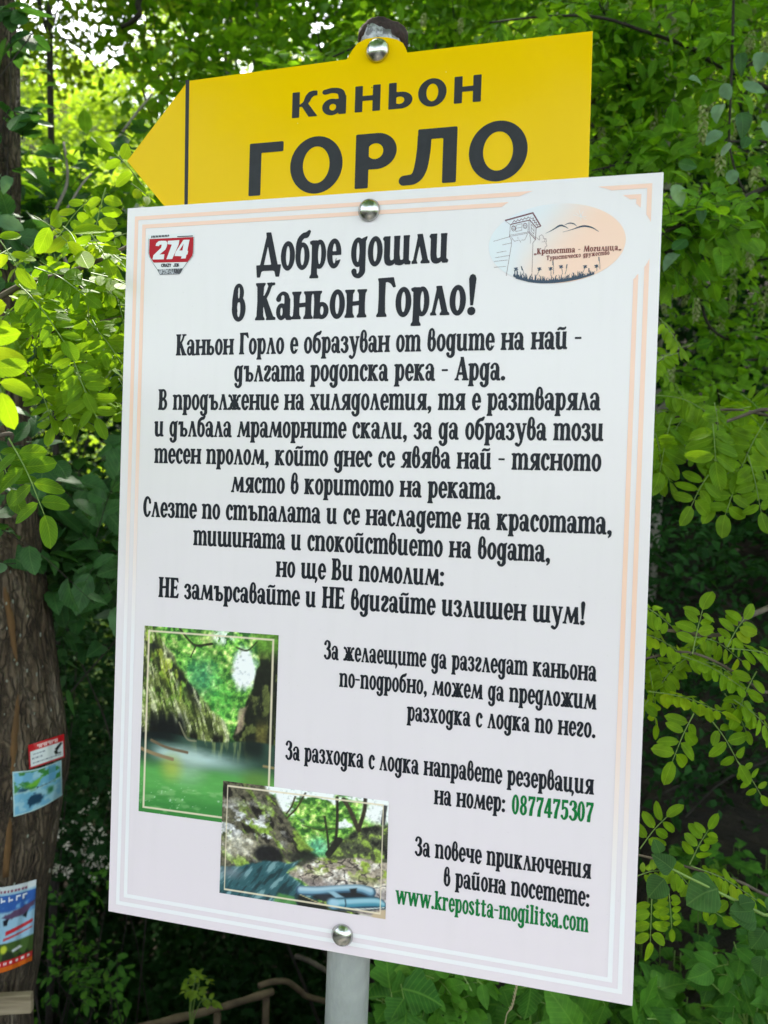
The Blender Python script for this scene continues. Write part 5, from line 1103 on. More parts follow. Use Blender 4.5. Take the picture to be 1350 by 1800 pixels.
# young tree over the arrow sign
rt = onground(.1, 5.2)
O = np.vstack([np.vstack([clumped(760, 330, 880, -60, 225, 4.2, 6.8, 74, .17), clumped(90, 215, 340, -60, 90, 4.4, 6.4, 12, .16)]), clumped(40, 320, 430, 40, 330, 4.4, 5.6, 10, .12)])
plant('young_beech', 'leafy young tree spreading its green crown behind and above the arrow sign', 'tree', rt, O, .075, 6, T_mid, L_mid, .3, 16, .03, .004, M_dtwig, trunk=[rt, rt + np.array([0.05, 0, 2.0])], leaf_name='crown', stem_name='trunk')
rt = onground(-1.7, 3.6)
O = clumped(130, -60, 290, 290, 520, 2.7, 3.8, 26, .11)
tf, _, _ = plant('flowering_dogwood', 'bush with clusters of small cream flowers in the upper left', 'bush', rt, O, .06, 6, T_mid, L_mid, .24, 4, .005, .002, M_dtwig, up=(0, -.4, 1), tone=rng.random(len(O)) * .7)
lv = Leaves()
for px, py, d in ((112, 196, 3.1), (104, 208, 3.1), (164, 226, 3.1), (34, 243, 2.9), (47, 250, 2.9), (60, 260, 2.9), (84, 262, 3.0), (88, 272, 3.0), (74, 268, 3.0), (40, 140, 3.3), (116, 188, 3.2)):
    c = at(px, py, d); n = 46; q = rvec(n) * [1, 1, .45] * .021 * np.cbrt(rng.random(n))[:, None]
    lv.add(c + q, rvec(n), rvec(n), .009, rng.random(n))
lv.build('blossom_and_glint', T_low, L_flower_glint, tf)
rt = onground(-1.25, 2.75)
O = np.vstack([clumped(150, -60, 230, 300, 700, 2.5, 3.1, 26, .11), clumped(90, -30, 225, 700, 1060, 2.4, 3.0, 18, .1), clumped(26, -40, 60, 420, 960, 1.75, 2.0, 12, .05), clumped(40, 60, 210, 880, 1030, 2.2, 2.6, 12, .06)])
plant('hazel_bush', 'hazel bush with broad bluish green leaves left of the white board', 'bush', rt, O, .078, 5, T_serr, L_blue, .22, 3, .004, .002, M_dtwig, smooth=True, up=(0, -.5, 1))
# bare pale stems in the hazel
hb = bpy.data.objects['hazel_bush']; M_gs = noise_mat('grey_stem', [(.3, (.16, .14, .12, 1)), (.7, (.34, .31, .28, 1))], scale=18, rough=.85, bump=.2)
b = Bag(); b.tube(spline([at(120, 470, 2.4), at(92, 395, 2.42), at(118, 320, 2.45), at(112, 250, 2.5)], 24), list(np.linspace(.006, .004, 24)), 6); b.tube(spline([at(60, 435, 2.45), at(100, 395, 2.43), at(140, 330, 2.5), at(160, 305, 2.55)], 16), list(np.linspace(.005, .003, 16)), 5)
b.build('bare_branch', M_gs, hb, smooth=True); b = Bag(); b.tube(spline([at(200, 255, 2.9), at(235, 205, 2.95), at(268, 165, 3.0)], 12), list(np.linspace(.006, .004, 12)), 5)
b.build('bare_branch', M_gs, hb, smooth=True)
rt = onground(-1.5, 4.3)
O = clumped(620, 50, 260, 930, 1480, 3.6, 5.0, 80, .13)
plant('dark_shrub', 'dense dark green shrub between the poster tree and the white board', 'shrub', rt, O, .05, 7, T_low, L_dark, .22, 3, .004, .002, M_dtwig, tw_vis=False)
rt = onground(-1.4, 3.7)
O = clumped(70, 90, 205, 1420, 1560, 3.5, 3.8, 26, .05)
ts, _, _ = plant('glint_flecked_shrub', 'low shrub dotted with pale leaf glints built as petals beside the poster tree', 'shrub', rt, O, .045, 6, T_low, L_dark, .16, 3, .004, .002, M_dtwig, tw_vis=False)
lv = Leaves()  # pale petals stand in for sky glints on the leaves
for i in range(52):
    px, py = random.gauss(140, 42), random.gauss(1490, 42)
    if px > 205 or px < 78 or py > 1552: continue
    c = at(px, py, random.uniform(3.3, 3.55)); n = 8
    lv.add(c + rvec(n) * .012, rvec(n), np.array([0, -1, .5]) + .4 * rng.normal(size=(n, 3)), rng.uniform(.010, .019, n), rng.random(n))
lv.build('blossom_and_glint', T_low, L_flower_glint, ts)
b = Bag(); q = at(115, 1558, 4.4); 
rt = onground(-1.05, 3.2)
O = clumped(46, 60, 215, 1560, 1760, 2.9, 3.4, 12, .06)
plant('shade_sapling', 'small sapling with round green leaves in the shade below the pale leaf glints', 'sapling', rt, O, .036, 6, T_mid, L_ground, .16, 8, .006, .002, M_dtwig)
rt = at(335, 1815, 2.7)
O = boxpts(9, 315, 358, 1716, 1764, 2.65, 2.75)
plant('lone_sprig', 'tiny yellow green sprig alone in the dark hollow under the board', 'sprig', rt, O, .026, 5, T_mid, L_bright, .05, 5, .003, .001, M_gtwig)

# ================================================================== WOODEN HANDRAIL AND LOOSE BRANCH
M_rail = noise_mat('peeled_wood', [(.3, (.06, .042, .024, 1)), (.6, (.14, .10, .058, 1)), (.8, (.21, .16, .10, 1))], scale=10, rough=.8, bump=.35, bscale=30, stretch=(1, 1, 1))
foot = at(420, 2050, 3.0)
rail = thing('stair_handrail', 'rustic handrail of peeled poles going down in the dark under the board', 'handrail', tuple(foot))
b = Bag(); b.tube(spline([at(40, 1868, 2.55), at(249, 1806, 2.75), at(370, 1776, 2.9), at(480, 1743, 3.05)], 26), [.0135 + .0015 * math.sin(i * 1.7) + .0008 * math.sin(i * .6) for i in range(26)], 12); b.build('top_rail', M_rail, rail, smooth=True)
b = Bag(); b.tube(spline([at(455, 1733, 3.06), at(478, 1726, 3.1), at(505, 1726, 3.15), at(528, 1742, 3.2), at(548, 1754, 3.25), at(640, 1775, 3.4)], 26), .0115, 12); b.build('curved_rail', M_rail, rail, smooth=True)
for px, py, d in ((382, 1782, 2.92), (468, 1752, 3.05)):
    b = Bag(); p = at(px, py, d); g = min(float(ground_z(p[0], p[1])), p[2] - .6) - .1
    b.tube([p, (p + [p[0], p[1], g]) / 2 + [.004, 0, 0], [p[0], p[1], g]], [.014, .016, .018], 10); b.build('rail_post', M_rail, rail, smooth=True)
b = Bag(); b.tube(spline([at(519, 1680, 3.3), at(545, 1690, 3.32), at(575, 1707, 3.35), at(640, 1745, 3.4)], 16), list(np.linspace(.010, .012, 16)), 8)
tag(b.build('dead_branch', M_twig, smooth=True), 'short bare branch end showing left of the post under the board', 'branch')
q = at(955, 1755, 2.3)
b = Bag(); gq = float(ground_z(q[0], q[1])) - .1; b.tube([(q[0], q[1], gq), (q[0], q[1], .4), (q[0], q[1], q[2] + .22)], .030, 14); 
tag(b.build('stake', M_rail, smooth=True), 'grey wooden stake half hidden behind the lower right of the board', 'stake')

# ================================================================== RIGHT SIDE: HORNBEAM WITH HANGING SEED CLUSTERS
rt = onground(2.05, 3.0)
horn = thing('hornbeam', 'hornbeam with thin dark branches and pale hanging seed clusters on the right', 'tree', tuple(rt))
b = Bag(); b.tube(spline([rt, rt + [.03, .02, 1.2], rt + [-.02, .05, 2.4], rt + [.1, .1, 3.8], rt + [.05, .2, 5.2]], 26), list(np.linspace(.06, .03, 26)), 12, wob=.04); b.build('trunk', M_bark, horn, smooth=True)
BR = [([(1480, 215, 2.9), (1270, 118, 2.7), (1213, 84, 2.6), (1140, 58, 2.55), (1055, 31, 2.5), (960, 29, 2.5), (860, 40, 2.55)], .0085, .003),
      ([(1480, 280, 2.5), (1348, 330, 2.2), (1248, 372, 2.1), (1165, 408, 2.05), (1080, 440, 2.05)], .0085, .005), ([(1440, 330, 2.3), (1338, 355, 2.2), (1248, 404, 2.15), (1165, 447, 2.1), (1090, 470, 2.1)], .0075, .004),
      ([(1440, 250, 2.6), (1230, 250, 2.5), (1180, 266, 2.5), (1110, 284, 2.45), (1040, 300, 2.45)], .005, .0025), ([(1290, -40, 2.4), (1288, 60, 2.38), (1284, 180, 2.35), (1283, 260, 2.33), (1305, 330, 2.3), (1338, 352, 2.25)], .0045, .003),
      ([(1217, -20, 2.7), (1215, 40, 2.68), (1216, 86, 2.65)], .0035, .0025), ([(1050, 0, 2.7), (1070, 35, 2.65), (1100, 50, 2.6)], .004, .003), ([(1085, 70, 2.7), (1100, 115, 2.7), (1110, 170, 2.72), (1125, 210, 2.75)], .0035, .002),
      ([(1040, 120, 2.8), (1100, 135, 2.75), (1145, 160, 2.75), (1200, 140, 2.75)], .0035, .002), ([(1440, 440, 3.0), (1250, 470, 2.9), (1190, 475, 2.9), (1150, 460, 2.9)], .005, .003), ([(1228, 470, 2.9), (1240, 560, 2.9), (1275, 595, 2.9), (1310, 600, 2.95), (1400, 680, 3.1)], .006, .004),
      ([(1440, 625, 3.0), (1300, 635, 2.95), (1200, 652, 2.9), (1130, 655, 2.9)], .006, .004), ([(1250, 640, 2.95), (1262, 690, 2.95), (1270, 740, 3.0)], .004, .003), ([(1165, 378, 2.06), (1200, 378, 2.1), (1230, 400, 2.1), (1250, 404, 2.12)], .003, .002), ([(1060, 300, 2.5), (1100, 275, 2.5), (1190, 230, 2.5)], .003, .002),
      ([(700, 40, 3.2), (640, 75, 3.1), (560, 110, 3.05), (500, 130, 3.0)], .005, .003)]
lv = Leaves(); cat_ = Leaves(); tw = Bag(); bb = Bag()
for P, r0, r1 in BR:
    q = spline([at(*p) for p in P], 30); bb.tube(q, list(np.linspace(r0, r1, 30)), 7, wob=.06)
    for k in range(2, 30, 2):
        o = q[k]; n = 2; d = rvec(n) * [1, 1, .5]; sprays(lv, np.repeat(o[None], n, 0), d, .16, 5, .056, up=(0, -.55, .8), droop=.3, twigs=tw, twr=.0012)
bb.build('branch', M_dtwig, horn, smooth=True)
O = np.vstack([clumped(400, 1000, 1420, -50, 480, 2.4, 4.2, 60, .13), clumped(110, 640, 1080, -50, 150, 3.0, 4.2, 26, .12), clumped(110, 1120, 1420, 470, 760, 2.8, 4.2, 24, .12)])
sprays(lv, O, rvec(len(O)) * [1, 1, .5], .19, 7, .045, up=(0, -.4, .9), droop=.35, twigs=tw, twr=.0012)
tw.build('twig', M_dtwig, horn)
lv.build('crown', T_mid, L_mid, horn, True)
# near leaves with a cool sheen put into their colour, seen sharply
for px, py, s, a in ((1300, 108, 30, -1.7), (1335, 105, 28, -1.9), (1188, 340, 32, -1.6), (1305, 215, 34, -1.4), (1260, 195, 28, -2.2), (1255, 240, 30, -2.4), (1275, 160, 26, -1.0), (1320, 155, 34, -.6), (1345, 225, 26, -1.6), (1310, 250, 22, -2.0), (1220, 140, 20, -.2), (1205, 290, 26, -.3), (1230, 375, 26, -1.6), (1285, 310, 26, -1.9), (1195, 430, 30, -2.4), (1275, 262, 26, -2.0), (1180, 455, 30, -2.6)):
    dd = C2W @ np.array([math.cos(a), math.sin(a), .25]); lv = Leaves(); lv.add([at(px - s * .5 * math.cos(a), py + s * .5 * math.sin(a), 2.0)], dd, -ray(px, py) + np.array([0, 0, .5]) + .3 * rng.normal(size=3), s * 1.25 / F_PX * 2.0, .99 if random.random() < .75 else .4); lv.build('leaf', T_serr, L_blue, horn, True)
def catkin(cv, top, ln):
    n = int(ln / .0026); t = np.linspace(0, 1, n); ang = np.arange(n) * 2.4; rad_ = .012 * np.sin(np.pi * (.12 + .8 * t)) ** .6
    P = np.asarray(top) + np.stack([rad_ * np.cos(ang) * .4, rad_ * np.sin(ang) * .4, -ln * t], -1); d = np.stack([np.cos(ang) * .75, np.sin(ang) * .75, -np.ones(n) * .8], -1)
    cv.add(P, d, np.stack([np.cos(ang), np.sin(ang), np.full(n, .7)], -1), .019, np.clip(rng.random(n), 0, 1))
cv = Leaves()
for px, py, L_, d in ((1237, 182, 62, 2.2), (1267, 265, 36, 2.15), (1330, 290, 46, 2.2), (1215, 360, 40, 2.3), (1290, 375, 50, 2.3), (1320, 410, 56, 2.4), (1150, 195, 40, 2.7), (1130, 80, 30, 2.8), (1180, 85, 26, 2.8), (1250, 45, 28, 2.7), (1255, 100, 30, 2.7), (1185, 105, 32, 2.8), (1090, 165, 30, 2.9), (1185, 250, 40, 2.7), (1225, 460, 40, 2.8), (1290, 470, 46, 2.8), (1180, 405, 44, 2.5), (1345, 60, 40, 2.6), (1115, 205, 30, 2.9), (1205, 500, 34, 3.0), (1270, 540, 36, 3.0), (1075, 85, 26, 3.0), (1110, 110, 30, 2.9), (1325, 120, 30, 2.5), (1160, 270, 30, 2.8), (810, 30, 22, 3.3), (745, 22, 20, 3.3), (900, 55, 20, 3.2), (1340, 520, 40, 2.9), (1215, 20, 26, 2.9)):
    catkin(cv, at(px, py, d), L_ / F_PX * d)
for i in range(90):
    px, py = random.uniform(1000, 1400), random.uniform(-20, 640); d = random.uniform(2.7, 4.0); catkin(cv, at(px, py, d), random.uniform(.05, .085))
cv.build('seed_cluster', T_low, L_catkin, horn)
rt = onground(2.6, 4.6)
O = clumped(1200, 1030, 1480, 860, 1700, 3.2, 5.0, 130, .15)
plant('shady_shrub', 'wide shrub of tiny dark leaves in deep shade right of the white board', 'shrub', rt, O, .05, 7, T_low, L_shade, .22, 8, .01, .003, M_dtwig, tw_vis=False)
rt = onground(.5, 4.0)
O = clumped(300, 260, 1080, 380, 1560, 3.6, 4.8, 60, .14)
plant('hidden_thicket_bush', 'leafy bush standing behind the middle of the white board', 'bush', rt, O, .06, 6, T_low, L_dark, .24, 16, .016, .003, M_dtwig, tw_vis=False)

# unseen leaf roof, added to keep the hollow dark (parented to trees in view)
def roof(tree, n, x0, x1, y0, y1, z0, z1, size=.15):
    lv = Leaves(); O = np.stack([rng.uniform(x0, x1, n), rng.uniform(y0, y1, n), rng.uniform(z0, z1, n)], -1)
    O = O[np.hypot(O[:, 0] + 1.0, (O[:, 1] - 3.85) * .8) > 1.1]; n = len(O)      # the gap that lets the sun down on the left locust
    az = np.arctan2(O[:, 0], 1.1 - O[:, 1]); O = O[~((az > R(24.5)) & (az < R(36)) & (O[:, 1] < -2.2))]; n = len(O)      # and the gap mirrored in the arrow
    O[:, 2] += .55 * np.maximum(0, O[:, 1] - 5); sprays(lv, O, rvec(n) * [1, 1, .3], .45, 6, size, upj=.25); lv.build('shade_canopy', T_low, L_mid, tree)
roof(tree_t, 10000, -5.5, -.6, -6.5, 15.5, 5.6, 7.6)
roof(bpy.data.objects['young_beech'], 6400, -1.0, 1.8, -6.5, 15.5, 5.6, 7.4)
roof(horn, 3200, .9, 5.2, -6.5, 12, 5.2, 7.4)
# leaf walls added on both sides to keep sky light out of the hollow
lv = Leaves(); n = 30000; y = rng.uniform(.8, 13, n); sd_ = np.where(rng.random(n) < .6, -1, 1); x = sd_ * (rng.uniform(4.6, 6.6, n) + .25 * np.maximum(0, y - 7)) ; z = ground_z(x, y) + rng.uniform(0, 1, n) * (7.2 - np.minimum(ground_z(x, y), 5))
lv.add(np.stack([x, y, z], -1), rvec(n), rvec(n), rng.uniform(.16, .28, n), rng.random(n))
tag(lv.build('side_shade_wall', T_low, L_dark), 'dark leaf walls added on both sides to shade the hollow', 'thicket', kind='stuff')
# wood across the path, seen only as a reflection in the glossy signs and bolts
lv = Leaves(); n = 5000; a = rng.uniform(-1.9, 1.9, n); rr_ = rng.uniform(12, 16, n)
x, y = rr_ * np.sin(a), -rr_ * np.cos(a)
lv.add(np.stack([x, y, ground_z(x, y) + 1.5 * rng.random(n)], -1), rvec(n), rvec(n), rng.uniform(.25, .45, n), rng.random(n))
tag(lv.build('woodland', T_low, L_mid), 'leafy woodland on the other side of the path', 'woodland', kind='stuff')
# ================================================================== BLACK LOCUST, LEFT
def locust(name, label, root, boughs, leafs, rnd, smat=M_twig):
    t = thing(name, label, 'locust sapling', tuple(root)); bb = Bag()
    def one(*a):
        lv = Leaves(); tw = Bag(); compound(lv, tw, *a); c = lv.build('compound_leaf', T_locust, L_locust, t, True)
        k = tw.build('leaf_stalk', M_gtwig, None, smooth=True); k.parent = c; k.matrix_parent_inverse = world_of(t).inverted() @ Matrix.Identity(4)
        k.matrix_parent_inverse = Matrix.Identity(4)
    for P, r0, r1 in boughs:
        q = spline([p if len(p) == 3 and not np.isscalar(p) and isinstance(p, np.ndarray) else at(*p) for p in P], 28); bb.tube(q, list(np.linspace(r0, r1, 28)), 7)
    for (bx, by, bd), (tx, ty, td), np_, lpx, up, tone in leafs:
        d_ = (bd + td) / 2; one(at(bx, by, bd), at(tx, ty, td), C2W @ np.array(up, float), np_, lpx * 1.15 / F_PX * d_, .06, tone)
    for (x0, x1, y0, y1, d0, d1, n, lpx, tn) in rnd:
        for i in range(n):
            px, py, d = random.uniform(x0, x1), random.uniform(y0, y1), random.uniform(d0, d1); a = random.uniform(-2.7, -.4); ln = random.uniform(75, 135)
            up = (random.gauss(0, .35), .75 + random.gauss(0, .3), random.uniform(.1, .9))
            one(at(px, py, d), at(px + math.cos(a) * ln, py - math.sin(a) * ln * .7, d + random.uniform(-.08, .05)), C2W @ np.array(up), random.choice((5, 6, 6, 7)), lpx / F_PX * d * random.uniform(.85, 1.1), .1, tn + random.gauss(0, .1))
    bb.build('branch', smat, t, smooth=True)
    return t
rt = onground(-1.15, 1.2)
locust('black_locust', 'black locust with fresh yellow green leaflets reaching the tip of the arrow', rt,
    [([rt, rt + np.array([.02, .02, 1.0]), rt + np.array([.12, .05, 1.9]), at(-60, 560, 1.15)], .016, .008), ([at(-60, 560, 1.15), at(40, 500, 1.2), at(110, 482, 1.25), at(180, 455, 1.3), at(260, 415, 1.35)], .005, .003),
     ([at(-60, 560, 1.15), at(10, 600, 1.25), at(110, 578, 1.3), at(215, 556, 1.35), at(300, 520, 1.4)], .0035, .002), ([rt + np.array([.12, .05, 1.9]), at(-40, 600, .95), at(-5, 650, .95)], .005, .0025), ([rt + np.array([.05, .03, 1.4]), at(-40, 780, 1.1), at(20, 783, 1.1)], .005, .0025)],
    [((186, 330, 1.2), (163, 428, 1.18), 4, 36, (-.2, .5, .8), .85), ((163, 345, 1.22), (100, 420, 1.18), 4, 30, (.1, .6, .7), .92), ((250, 325, 1.26), (200, 268, 1.24), 2, 34, (.2, .3, .9), .8), ((230, 322, 1.2), (285, 372, 1.22), 3, 26, (.1, .9, .5), .9), ((150, 400, 1.15), (186, 455, 1.15), 2, 30, (.2, .5, .8), .75),
     ((111, 398, 1.12), (140, 440, 1.06), 1, 52, (.0, .3, .95), .88), ((60, 380, 1.0), (118, 425, 1.04), 1, 46, (.0, .3, .95), .9), ((-20, 400, 1.0), (30, 470, 1.0), 2, 40, (.1, .5, .8), .88),
     ((33, 500, 1.12), (112, 600, 1.1), 6, 35, (.1, .6, .75), .5), ((60, 470, 1.15), (150, 520, 1.12), 5, 34, (.0, .5, .85), .42), ((-80, 490, .78), (2, 690, .8), 7, 56, (.1, .55, .8), .86),
     ((112, 600, 1.12), (150, 690, 1.1), 5, 34, (.2, .5, .8), .55), ((150, 560, 1.2), (215, 640, 1.2), 5, 32, (.0, .7, .7), .6), ((160, 480, 1.2), (240, 510, 1.2), 5, 30, (.0, .9, .4), .8), ((130, 650, 1.15), (170, 735, 1.13), 4, 36, (.1, .4, .9), .6), ((93, 700, 1.2), (90, 752, 1.18), 3, 28, (.0, .75, .6), .7), ((120, 690, 1.2), (215, 712, 1.25), 5, 32, (.0, .9, .4), .65),
     ((15, 770, 1.05), (78, 905, 1.03), 4, 50, (.25, .35, .9), .35), ((-10, 780, 1.1), (20, 860, 1.08), 4, 44, (.1, .4, .9), .3)],
    [(80, 235, 400, 560, 1.22, 1.5, 30, 30, .72), (10, 225, 480, 700, 1.22, 1.5, 34, 32, .5), (-60, 70, 400, 660, 1.1, 1.4, 14, 36, .6)])
# ================================================================== BLACK LOCUST, RIGHT (two separate saplings)
rt = onground(1.35, 2.1)
locust('black_locust', 'black locust with big shaded leaflets beside the middle right edge of the board', rt,
    [([rt, rt + np.array([-.05, .0, .9]), rt + np.array([-.15, -.05, 1.4]), at(1390, 740, 1.7), at(1255, 745, 1.65)], .012, .003), ([at(1390, 740, 1.7), at(1280, 720, 1.7), at(1150, 740, 1.75)], .004, .002)],
    [((1253, 745, 1.6), (1258, 812, 1.56), 4, 44, (.0, .35, .95), .45), ((1315, 800, 1.6), (1338, 900, 1.6), 5, 34, (.1, .4, .9), .5), ((1200, 720, 1.7), (1130, 735, 1.72), 4, 38, (.1, .8, .5), .5), ((1180, 735, 1.66), (1160, 830, 1.62), 4, 40, (.0, .4, .9), .35), ((1245, 835, 1.62), (1215, 890, 1.6), 3, 34, (.1, .4, .9), .5), ((1320, 715, 1.7), (1260, 735, 1.7), 4, 36, (.0, .8, .5), .55),
     ((1300, 840, 1.62), (1275, 905, 1.6), 3, 34, (.0, .4, .9), .5), ((1345, 740, 1.65), (1300, 830, 1.62), 5, 36, (.1, .5, .85), .5), ((1160, 560, 1.75), (1195, 610, 1.75), 5, 26, (.0, .8, .5), .65)],
    [(1120, 1360, 690, 850, 1.6, 2.0, 22, 36, .42), (1120, 1220, 540, 640, 1.7, 2.0, 4, 26, .55)])
rt = onground(1.25, 1.75)
locust('black_locust', 'black locust with bright lime leaflets against deep shade at the lower right of the board', rt,
    [([rt, rt + np.array([-.06, .0, .6]), at(1440, 1060, 1.6), at(1348, 1071, 1.55), at(1290, 1098, 1.5), at(1255, 1117, 1.5), at(1160, 1106, 1.5)], .009, .003), ([rt + np.array([-.03, .0, .35]), at(1400, 1290, 1.55), at(1330, 1210, 1.5), at(1219, 1148, 1.5), at(1120, 1160, 1.5)], .005, .0018), ([rt + np.array([-.02, 0, .2]), at(1420, 1640, 1.5), at(1320, 1560, 1.45), at(1230, 1530, 1.45), at(1110, 1500, 1.48)], .004, .002), ([at(1330, 1210, 1.5), at(1280, 1240, 1.5), at(1219, 1253, 1.5)], .002, .0015)],
    [((1217, 1150, 1.46), (1235, 1072, 1.47), 4, 31, (.05, .1, 1), .62), ((1278, 1138, 1.46), (1308, 1088, 1.48), 4, 30, (.0, .35, .95), .68), ((1192, 1150, 1.5), (1310, 1212, 1.45), 7, 30, (.1, .9, .3), .72), ((1140, 1215, 1.5), (1268, 1252, 1.44), 8, 28, (.1, .9, .25), .88), ((1220, 1254, 1.44), (1182, 1338, 1.42), 4, 36, (.1, .1, 1), .6), ((1250, 1265, 1.45), (1300, 1345, 1.45), 3, 32, (.0, .3, 1), .62), ((1296, 1338, 1.46), (1338, 1398, 1.46), 3, 20, (.0, .3, 1), .65),
     ((1282, 1140, 1.46), (1390, 1165, 1.46), 6, 34, (.0, .9, .3), .7), ((1120, 1060, 1.52), (1180, 1100, 1.5), 4, 26, (.0, .8, .5), .75), ((1120, 1110, 1.52), (1200, 1150, 1.5), 5, 26, (.0, .85, .4), .9), ((1290, 1230, 1.46), (1360, 1290, 1.46), 6, 30, (.0, .8, .4), .75), ((1330, 1180, 1.48), (1300, 1245, 1.46), 3, 34, (.0, .3, .95), .6), ((1140, 1230, 1.5), (1130, 1245, 1.5), 2, 26, (.0, .4, .9), .6),
     ((1212, 1520, 1.42), (1246, 1458, 1.42), 4, 27, (.0, .1, 1), .62), ((1146, 1572, 1.42), (1143, 1656, 1.41), 4, 27, (.0, .1, 1), .7), ((1175, 1562, 1.42), (1181, 1632, 1.41), 5, 20, (.0, .2, 1), .75), ((1125, 1492, 1.46), (1172, 1436, 1.46), 3, 30, (.0, .3, .95), .58), ((1215, 1522, 1.42), (1330, 1582, 1.4), 8, 26, (.0, .9, .25), .82), ((1160, 1510, 1.44), (1215, 1560, 1.42), 5, 26, (.0, .8, .5), .75), ((1225, 1590, 1.44), (1270, 1612, 1.43), 2, 26, (.0, .3, .95), .6), ((1120, 1540, 1.46), (1165, 1530, 1.46), 4, 24, (.0, .8, .5), .7)],
    [(1120, 1300, 1110, 1230, 1.48, 1.65, 8, 28, .7)])
T_heart = blade(9, .95, .16, .18, .68); L_dull = leaf_mat('dull_green_leaf', (.02, .07, .015, 1), (.05, .14, .03, 1), .3, .6, None, .2)
# nettle-like climber with large dull leaves on a slanting stalk
rt = onground(1.0, 1.45)
clm = thing('broad_leaved_climber', 'slanting climber stalk with a few large dull green leaves at the lower right', 'climber', tuple(rt))
b = Bag(); b.tube(spline([rt, rt + np.array([.0, -.02, .3]), at(1420, 1660, 1.3), at(1335, 1605, 1.28), at(1262, 1568, 1.26), at(1190, 1532, 1.26), at(1150, 1510, 1.27)], 30), list(np.linspace(.004, .0015, 30)), 7); b.build('stalk', M_gtwig, clm, smooth=True)
for px, py, s, a, nx in ((1262, 1562, 70, 3.3, .15), (1168, 1545, 48, 3.9, .3), (1182, 1528, 42, 2.4, -.2), (1325, 1600, 44, -2.9, .0), (1330, 1620, 50, 2.85, .1), (1345, 1635, 46, -2.2, .2), (1300, 1590, 30, .4, .4), (1348, 1600, 40, .6, 0), (1340, 1680, 44, -1.8, .1), (1160, 1500, 30, 1.9, .0)):
    dd = C2W @ np.array([math.cos(a), math.sin(a), .1]); lv = Leaves(); lv.add([at(px, py, 1.255)], dd, -ray(px, py) + C2W @ np.array([nx, .3, 0.]), s * .9 / F_PX * 1.26, .45 + random.uniform(-.2, .2)); lv.build('leaf', T_heart, L_dull, clm, True)

# ================================================================== LOW PLANTS UNDER THE BOARD
lv = Leaves(); lv2 = Leaves()
n = 1500; x = rng.uniform(.08, 1.9, n); y = rng.uniform(1.75, 3.2, n); z = ground_z(x, y) + rng.uniform(.03, .24, n) * (1 - .2 * (y - 1.7))
keep = (x / y < .62) & (x / y > .0); x, y, z = x[keep], y[keep], z[keep]
n = len(x)
lv.add(np.stack([x, y, z], -1), rvec(n) * [1, 1, .25] - [0, .35, .15], np.array([0, -.45, 1]) + .3 * rng.normal(size=(n, 3)), rng.uniform(.035, .066, n), np.clip(fbm(x * 5, y * 5, 2, 8) + .25 * rng.normal(size=n), 0, 1))
b = Bag()
for i in range(0, n, 3): b.tube([(x[i] + .02, y[i] + .04, float(ground_z(x[i], y[i])) - .02), (x[i] + .01, y[i] + .02, z[i] * .6), (x[i], y[i], z[i])], [.0025, .002, .001], 3, cap=False)
gc = lv.build('ground_cover', T_lobed, L_ground, None, True); tag(gc, 'lush ground cover of lobed green leaves below the board', 'ground cover', kind='stuff')
sx_ = b.build('stalk', M_gtwig, gc)
def low(name, label, cat, px0, px1, py0, py1, d, n, size, tmpl, lm, root_px, tone, k=3, tl=.06):
    rt = at(*root_px); rt[2] = float(ground_z(rt[0], rt[1])); O = boxpts(n, px0, px1, py0, py1, d - .12, d + .06)
    plant(name, label, cat, rt, O, size, k, tmpl, lm, tl, min(n, 9), .004, .0015, M_gtwig, smooth=True, up=(0, -.6, .8), tone=np.clip(tone + .15 * rng.normal(size=n), 0, 1), leaf_name='leaf')
low('ivy_leaved_plant', 'pale fresh plant with small rounded leaves just right of the grey post', 'plant', 720, 860, 1705, 1820, 2.0, 42, .042, T_broad, L_ground, (790, 1900, 2.05), .85, 4)
low('bramble', 'darker bramble with big dull leaves touching the grey post', 'bramble', 650, 730, 1700, 1810, 1.95, 13, .075, T_lobed, L_ground, (690, 1900, 2.0), .12, 3)
low('bramble', 'bramble with broad three part leaves in front of the stake', 'bramble', 870, 960, 1730, 1830, 2.0, 15, .07, T_lobed, L_ground, (910, 1900, 2.0), .4, 3)
low('bramble', 'bramble right of the upright saw edged leaf under the lower right corner of the board', 'bramble', 1050, 1160, 1730, 1830, 1.95, 18, .075, T_lobed, L_ground, (1100, 1900, 2.0), .5, 3)
low('bramble', 'bramble with pointed three part leaves climbing beside the right border', 'bramble', 1235, 1350, 1655, 1790, 2.0, 26, .055, T_broad, L_ground, (1320, 1900, 2.05), .25, 3)
# upright saw-edged leaf sprig and a dry grass stalk
rt = at(985, 1900, 1.75); rt[2] = float(ground_z(rt[0], rt[1]))
sp2 = thing('saw_edged_seedling', 'seedling with one upright saw edged bright leaf below the board', 'seedling', tuple(rt))
b = Bag(); b.tube(spline([rt, at(985, 1850, 1.72), at(993, 1815, 1.7)], 10), .0015, 5); b.build('stalk', M_gtwig, sp2)
s_ = 1.7 / F_PX
for px, py, s, a in ((1010, 1806, 72, 2.05), (990, 1815, 44, 2.75), (1000, 1815, 40, .5), (975, 1820, 40, 3.0)):
    lv = Leaves(); lv.add([at(px, py, 1.7)], C2W @ np.array([math.cos(a), math.sin(a), .1]), -ray(px, py) + .2 * rng.normal(size=3), s * s_, .8); lv.build('leaf', T_serr, L_ground, sp2, True)
rt = at(878, 1900, 1.8); rt[2] = float(ground_z(rt[0], rt[1]))
b = Bag(); q = spline([rt, at(886, 1815, 1.7), at(900, 1770, 1.68), at(909, 1730, 1.66)], 20); b.tube(q, list(np.linspace(.0015, .001, 20)), 5)
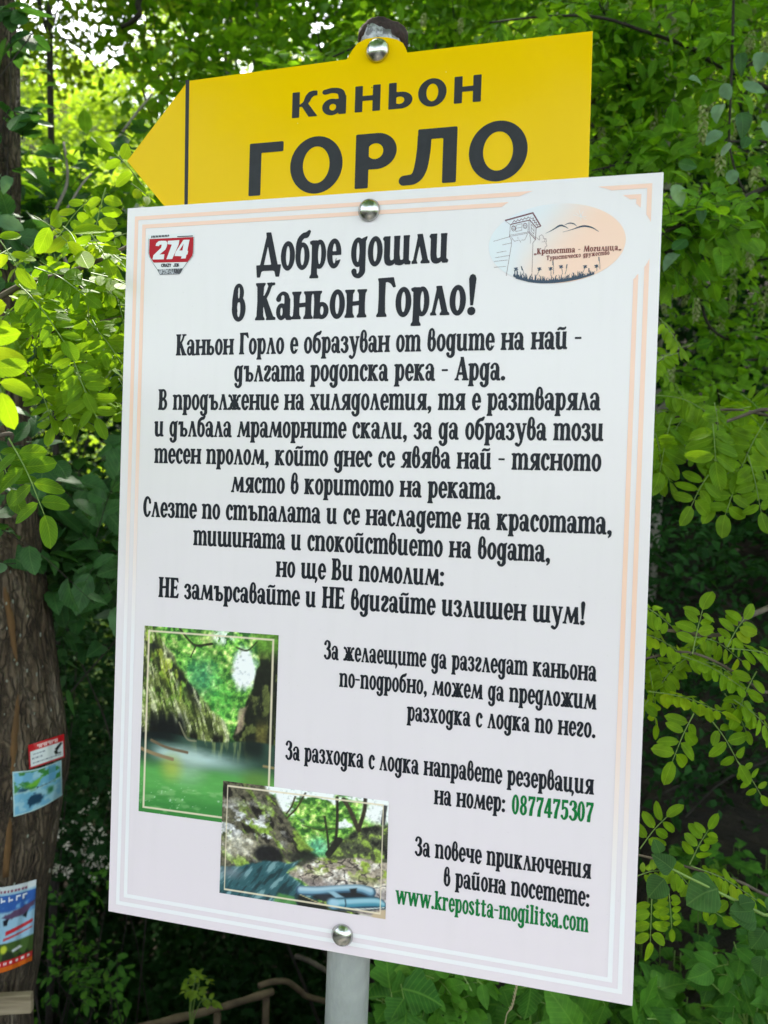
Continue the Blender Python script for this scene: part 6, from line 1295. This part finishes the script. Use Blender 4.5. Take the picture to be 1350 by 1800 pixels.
for k in range(11, 20):
    for sg in (-1, 1): b.tube([q[k], q[k] + np.array([sg * .003, -.002, .008])], [.0016, .0006], 5)
tag(b.build('grass_stalk', noise_mat('dry_straw', [(.3, (.26, .22, .12, 1)), (.7, (.42, .36, .22, 1))], scale=60, rough=.8, bump=0)), 'single dry grass stalk with a seed head under the board', 'grass stalk')

# ================================================================== TOP LEFT: THIN TREE AND AN OVERHANGING DARK BRANCH
p = at(95, 900, 4.2); rt = onground(p[0], p[1])
thin = thing('thin_tree', 'thin dark forked tree in the sky gap at the top left', 'tree', tuple(rt))
b = Bag(); top_ = at(85, 60, 4.2)
b.tube(spline([rt, rt * .5 + top_ * .5 + [.1, 0, 0], at(88, 120, 4.2), at(84, 58, 4.2), at(72, 20, 4.2), at(60, -60, 4.2)], 30), list(np.linspace(.022, .010, 30)), 7); b.tube(spline([at(85, 56, 4.2), at(96, 36, 4.2), at(108, -30, 4.25)], 10), list(np.linspace(.007, .004, 10)), 6)
b.tube(spline([at(88, 64, 4.2), at(120, 70, 4.2), at(150, 95, 4.15), at(172, 125, 4.1)], 14), list(np.linspace(.006, .003, 14)), 6); b.build('trunk', M_dtwig, thin, smooth=True)
lv = Leaves(); O = np.vstack([clumped(150, 0, 340, -70, 60, 4.0, 6.5, 34, .14), clumped(60, 40, 330, 40, 120, 4.5, 6.5, 16, .15)]); sprays(lv, O, rvec(len(O)) * [1, 1, .4], .2, 6, .05); lv.build('crown', T_mid, L_bright, thin)
b = Bag(); rt2 = at(300, -160, 3.6)
b.tube(spline([rt2, at(262, -40, 3.6), at(243, 5, 3.6), at(246, 22, 3.6), at(232, 38, 3.6), at(212, 48, 3.6)], 22), list(np.linspace(.016, .010, 22)), 8, wob=.12)
ob = b.build('bough', M_dtwig, bpy.data.objects['young_beech'], smooth=True)
# near leaves hanging in at the very top left
rt = onground(-1.45, 1.9)
O = np.vstack([boxpts(7, -30, 60, 0, 60, 1.95, 2.05)])
plant('linden_sapling', 'leafy shoot with cool green leaves across the trunk at the top left corner', 'sapling', rt, O, .075, 3, T_serr, L_blue, .07, 2, .003, .0015, M_dtwig, smooth=True, up=(0, -.7, .7))
O = boxpts(14, -20, 50, 150, 420, 1.9, 2.1)
rt = onground(-1.3, 1.6)
plant('linden_sapling', 'leafy shoot with cool green leaves across the trunk at the upper left border', 'sapling', rt, O, .062, 3, T_serr, L_blue, .08, 2, .003, .0015, M_dtwig, smooth=True, up=(0, -.6, .8))
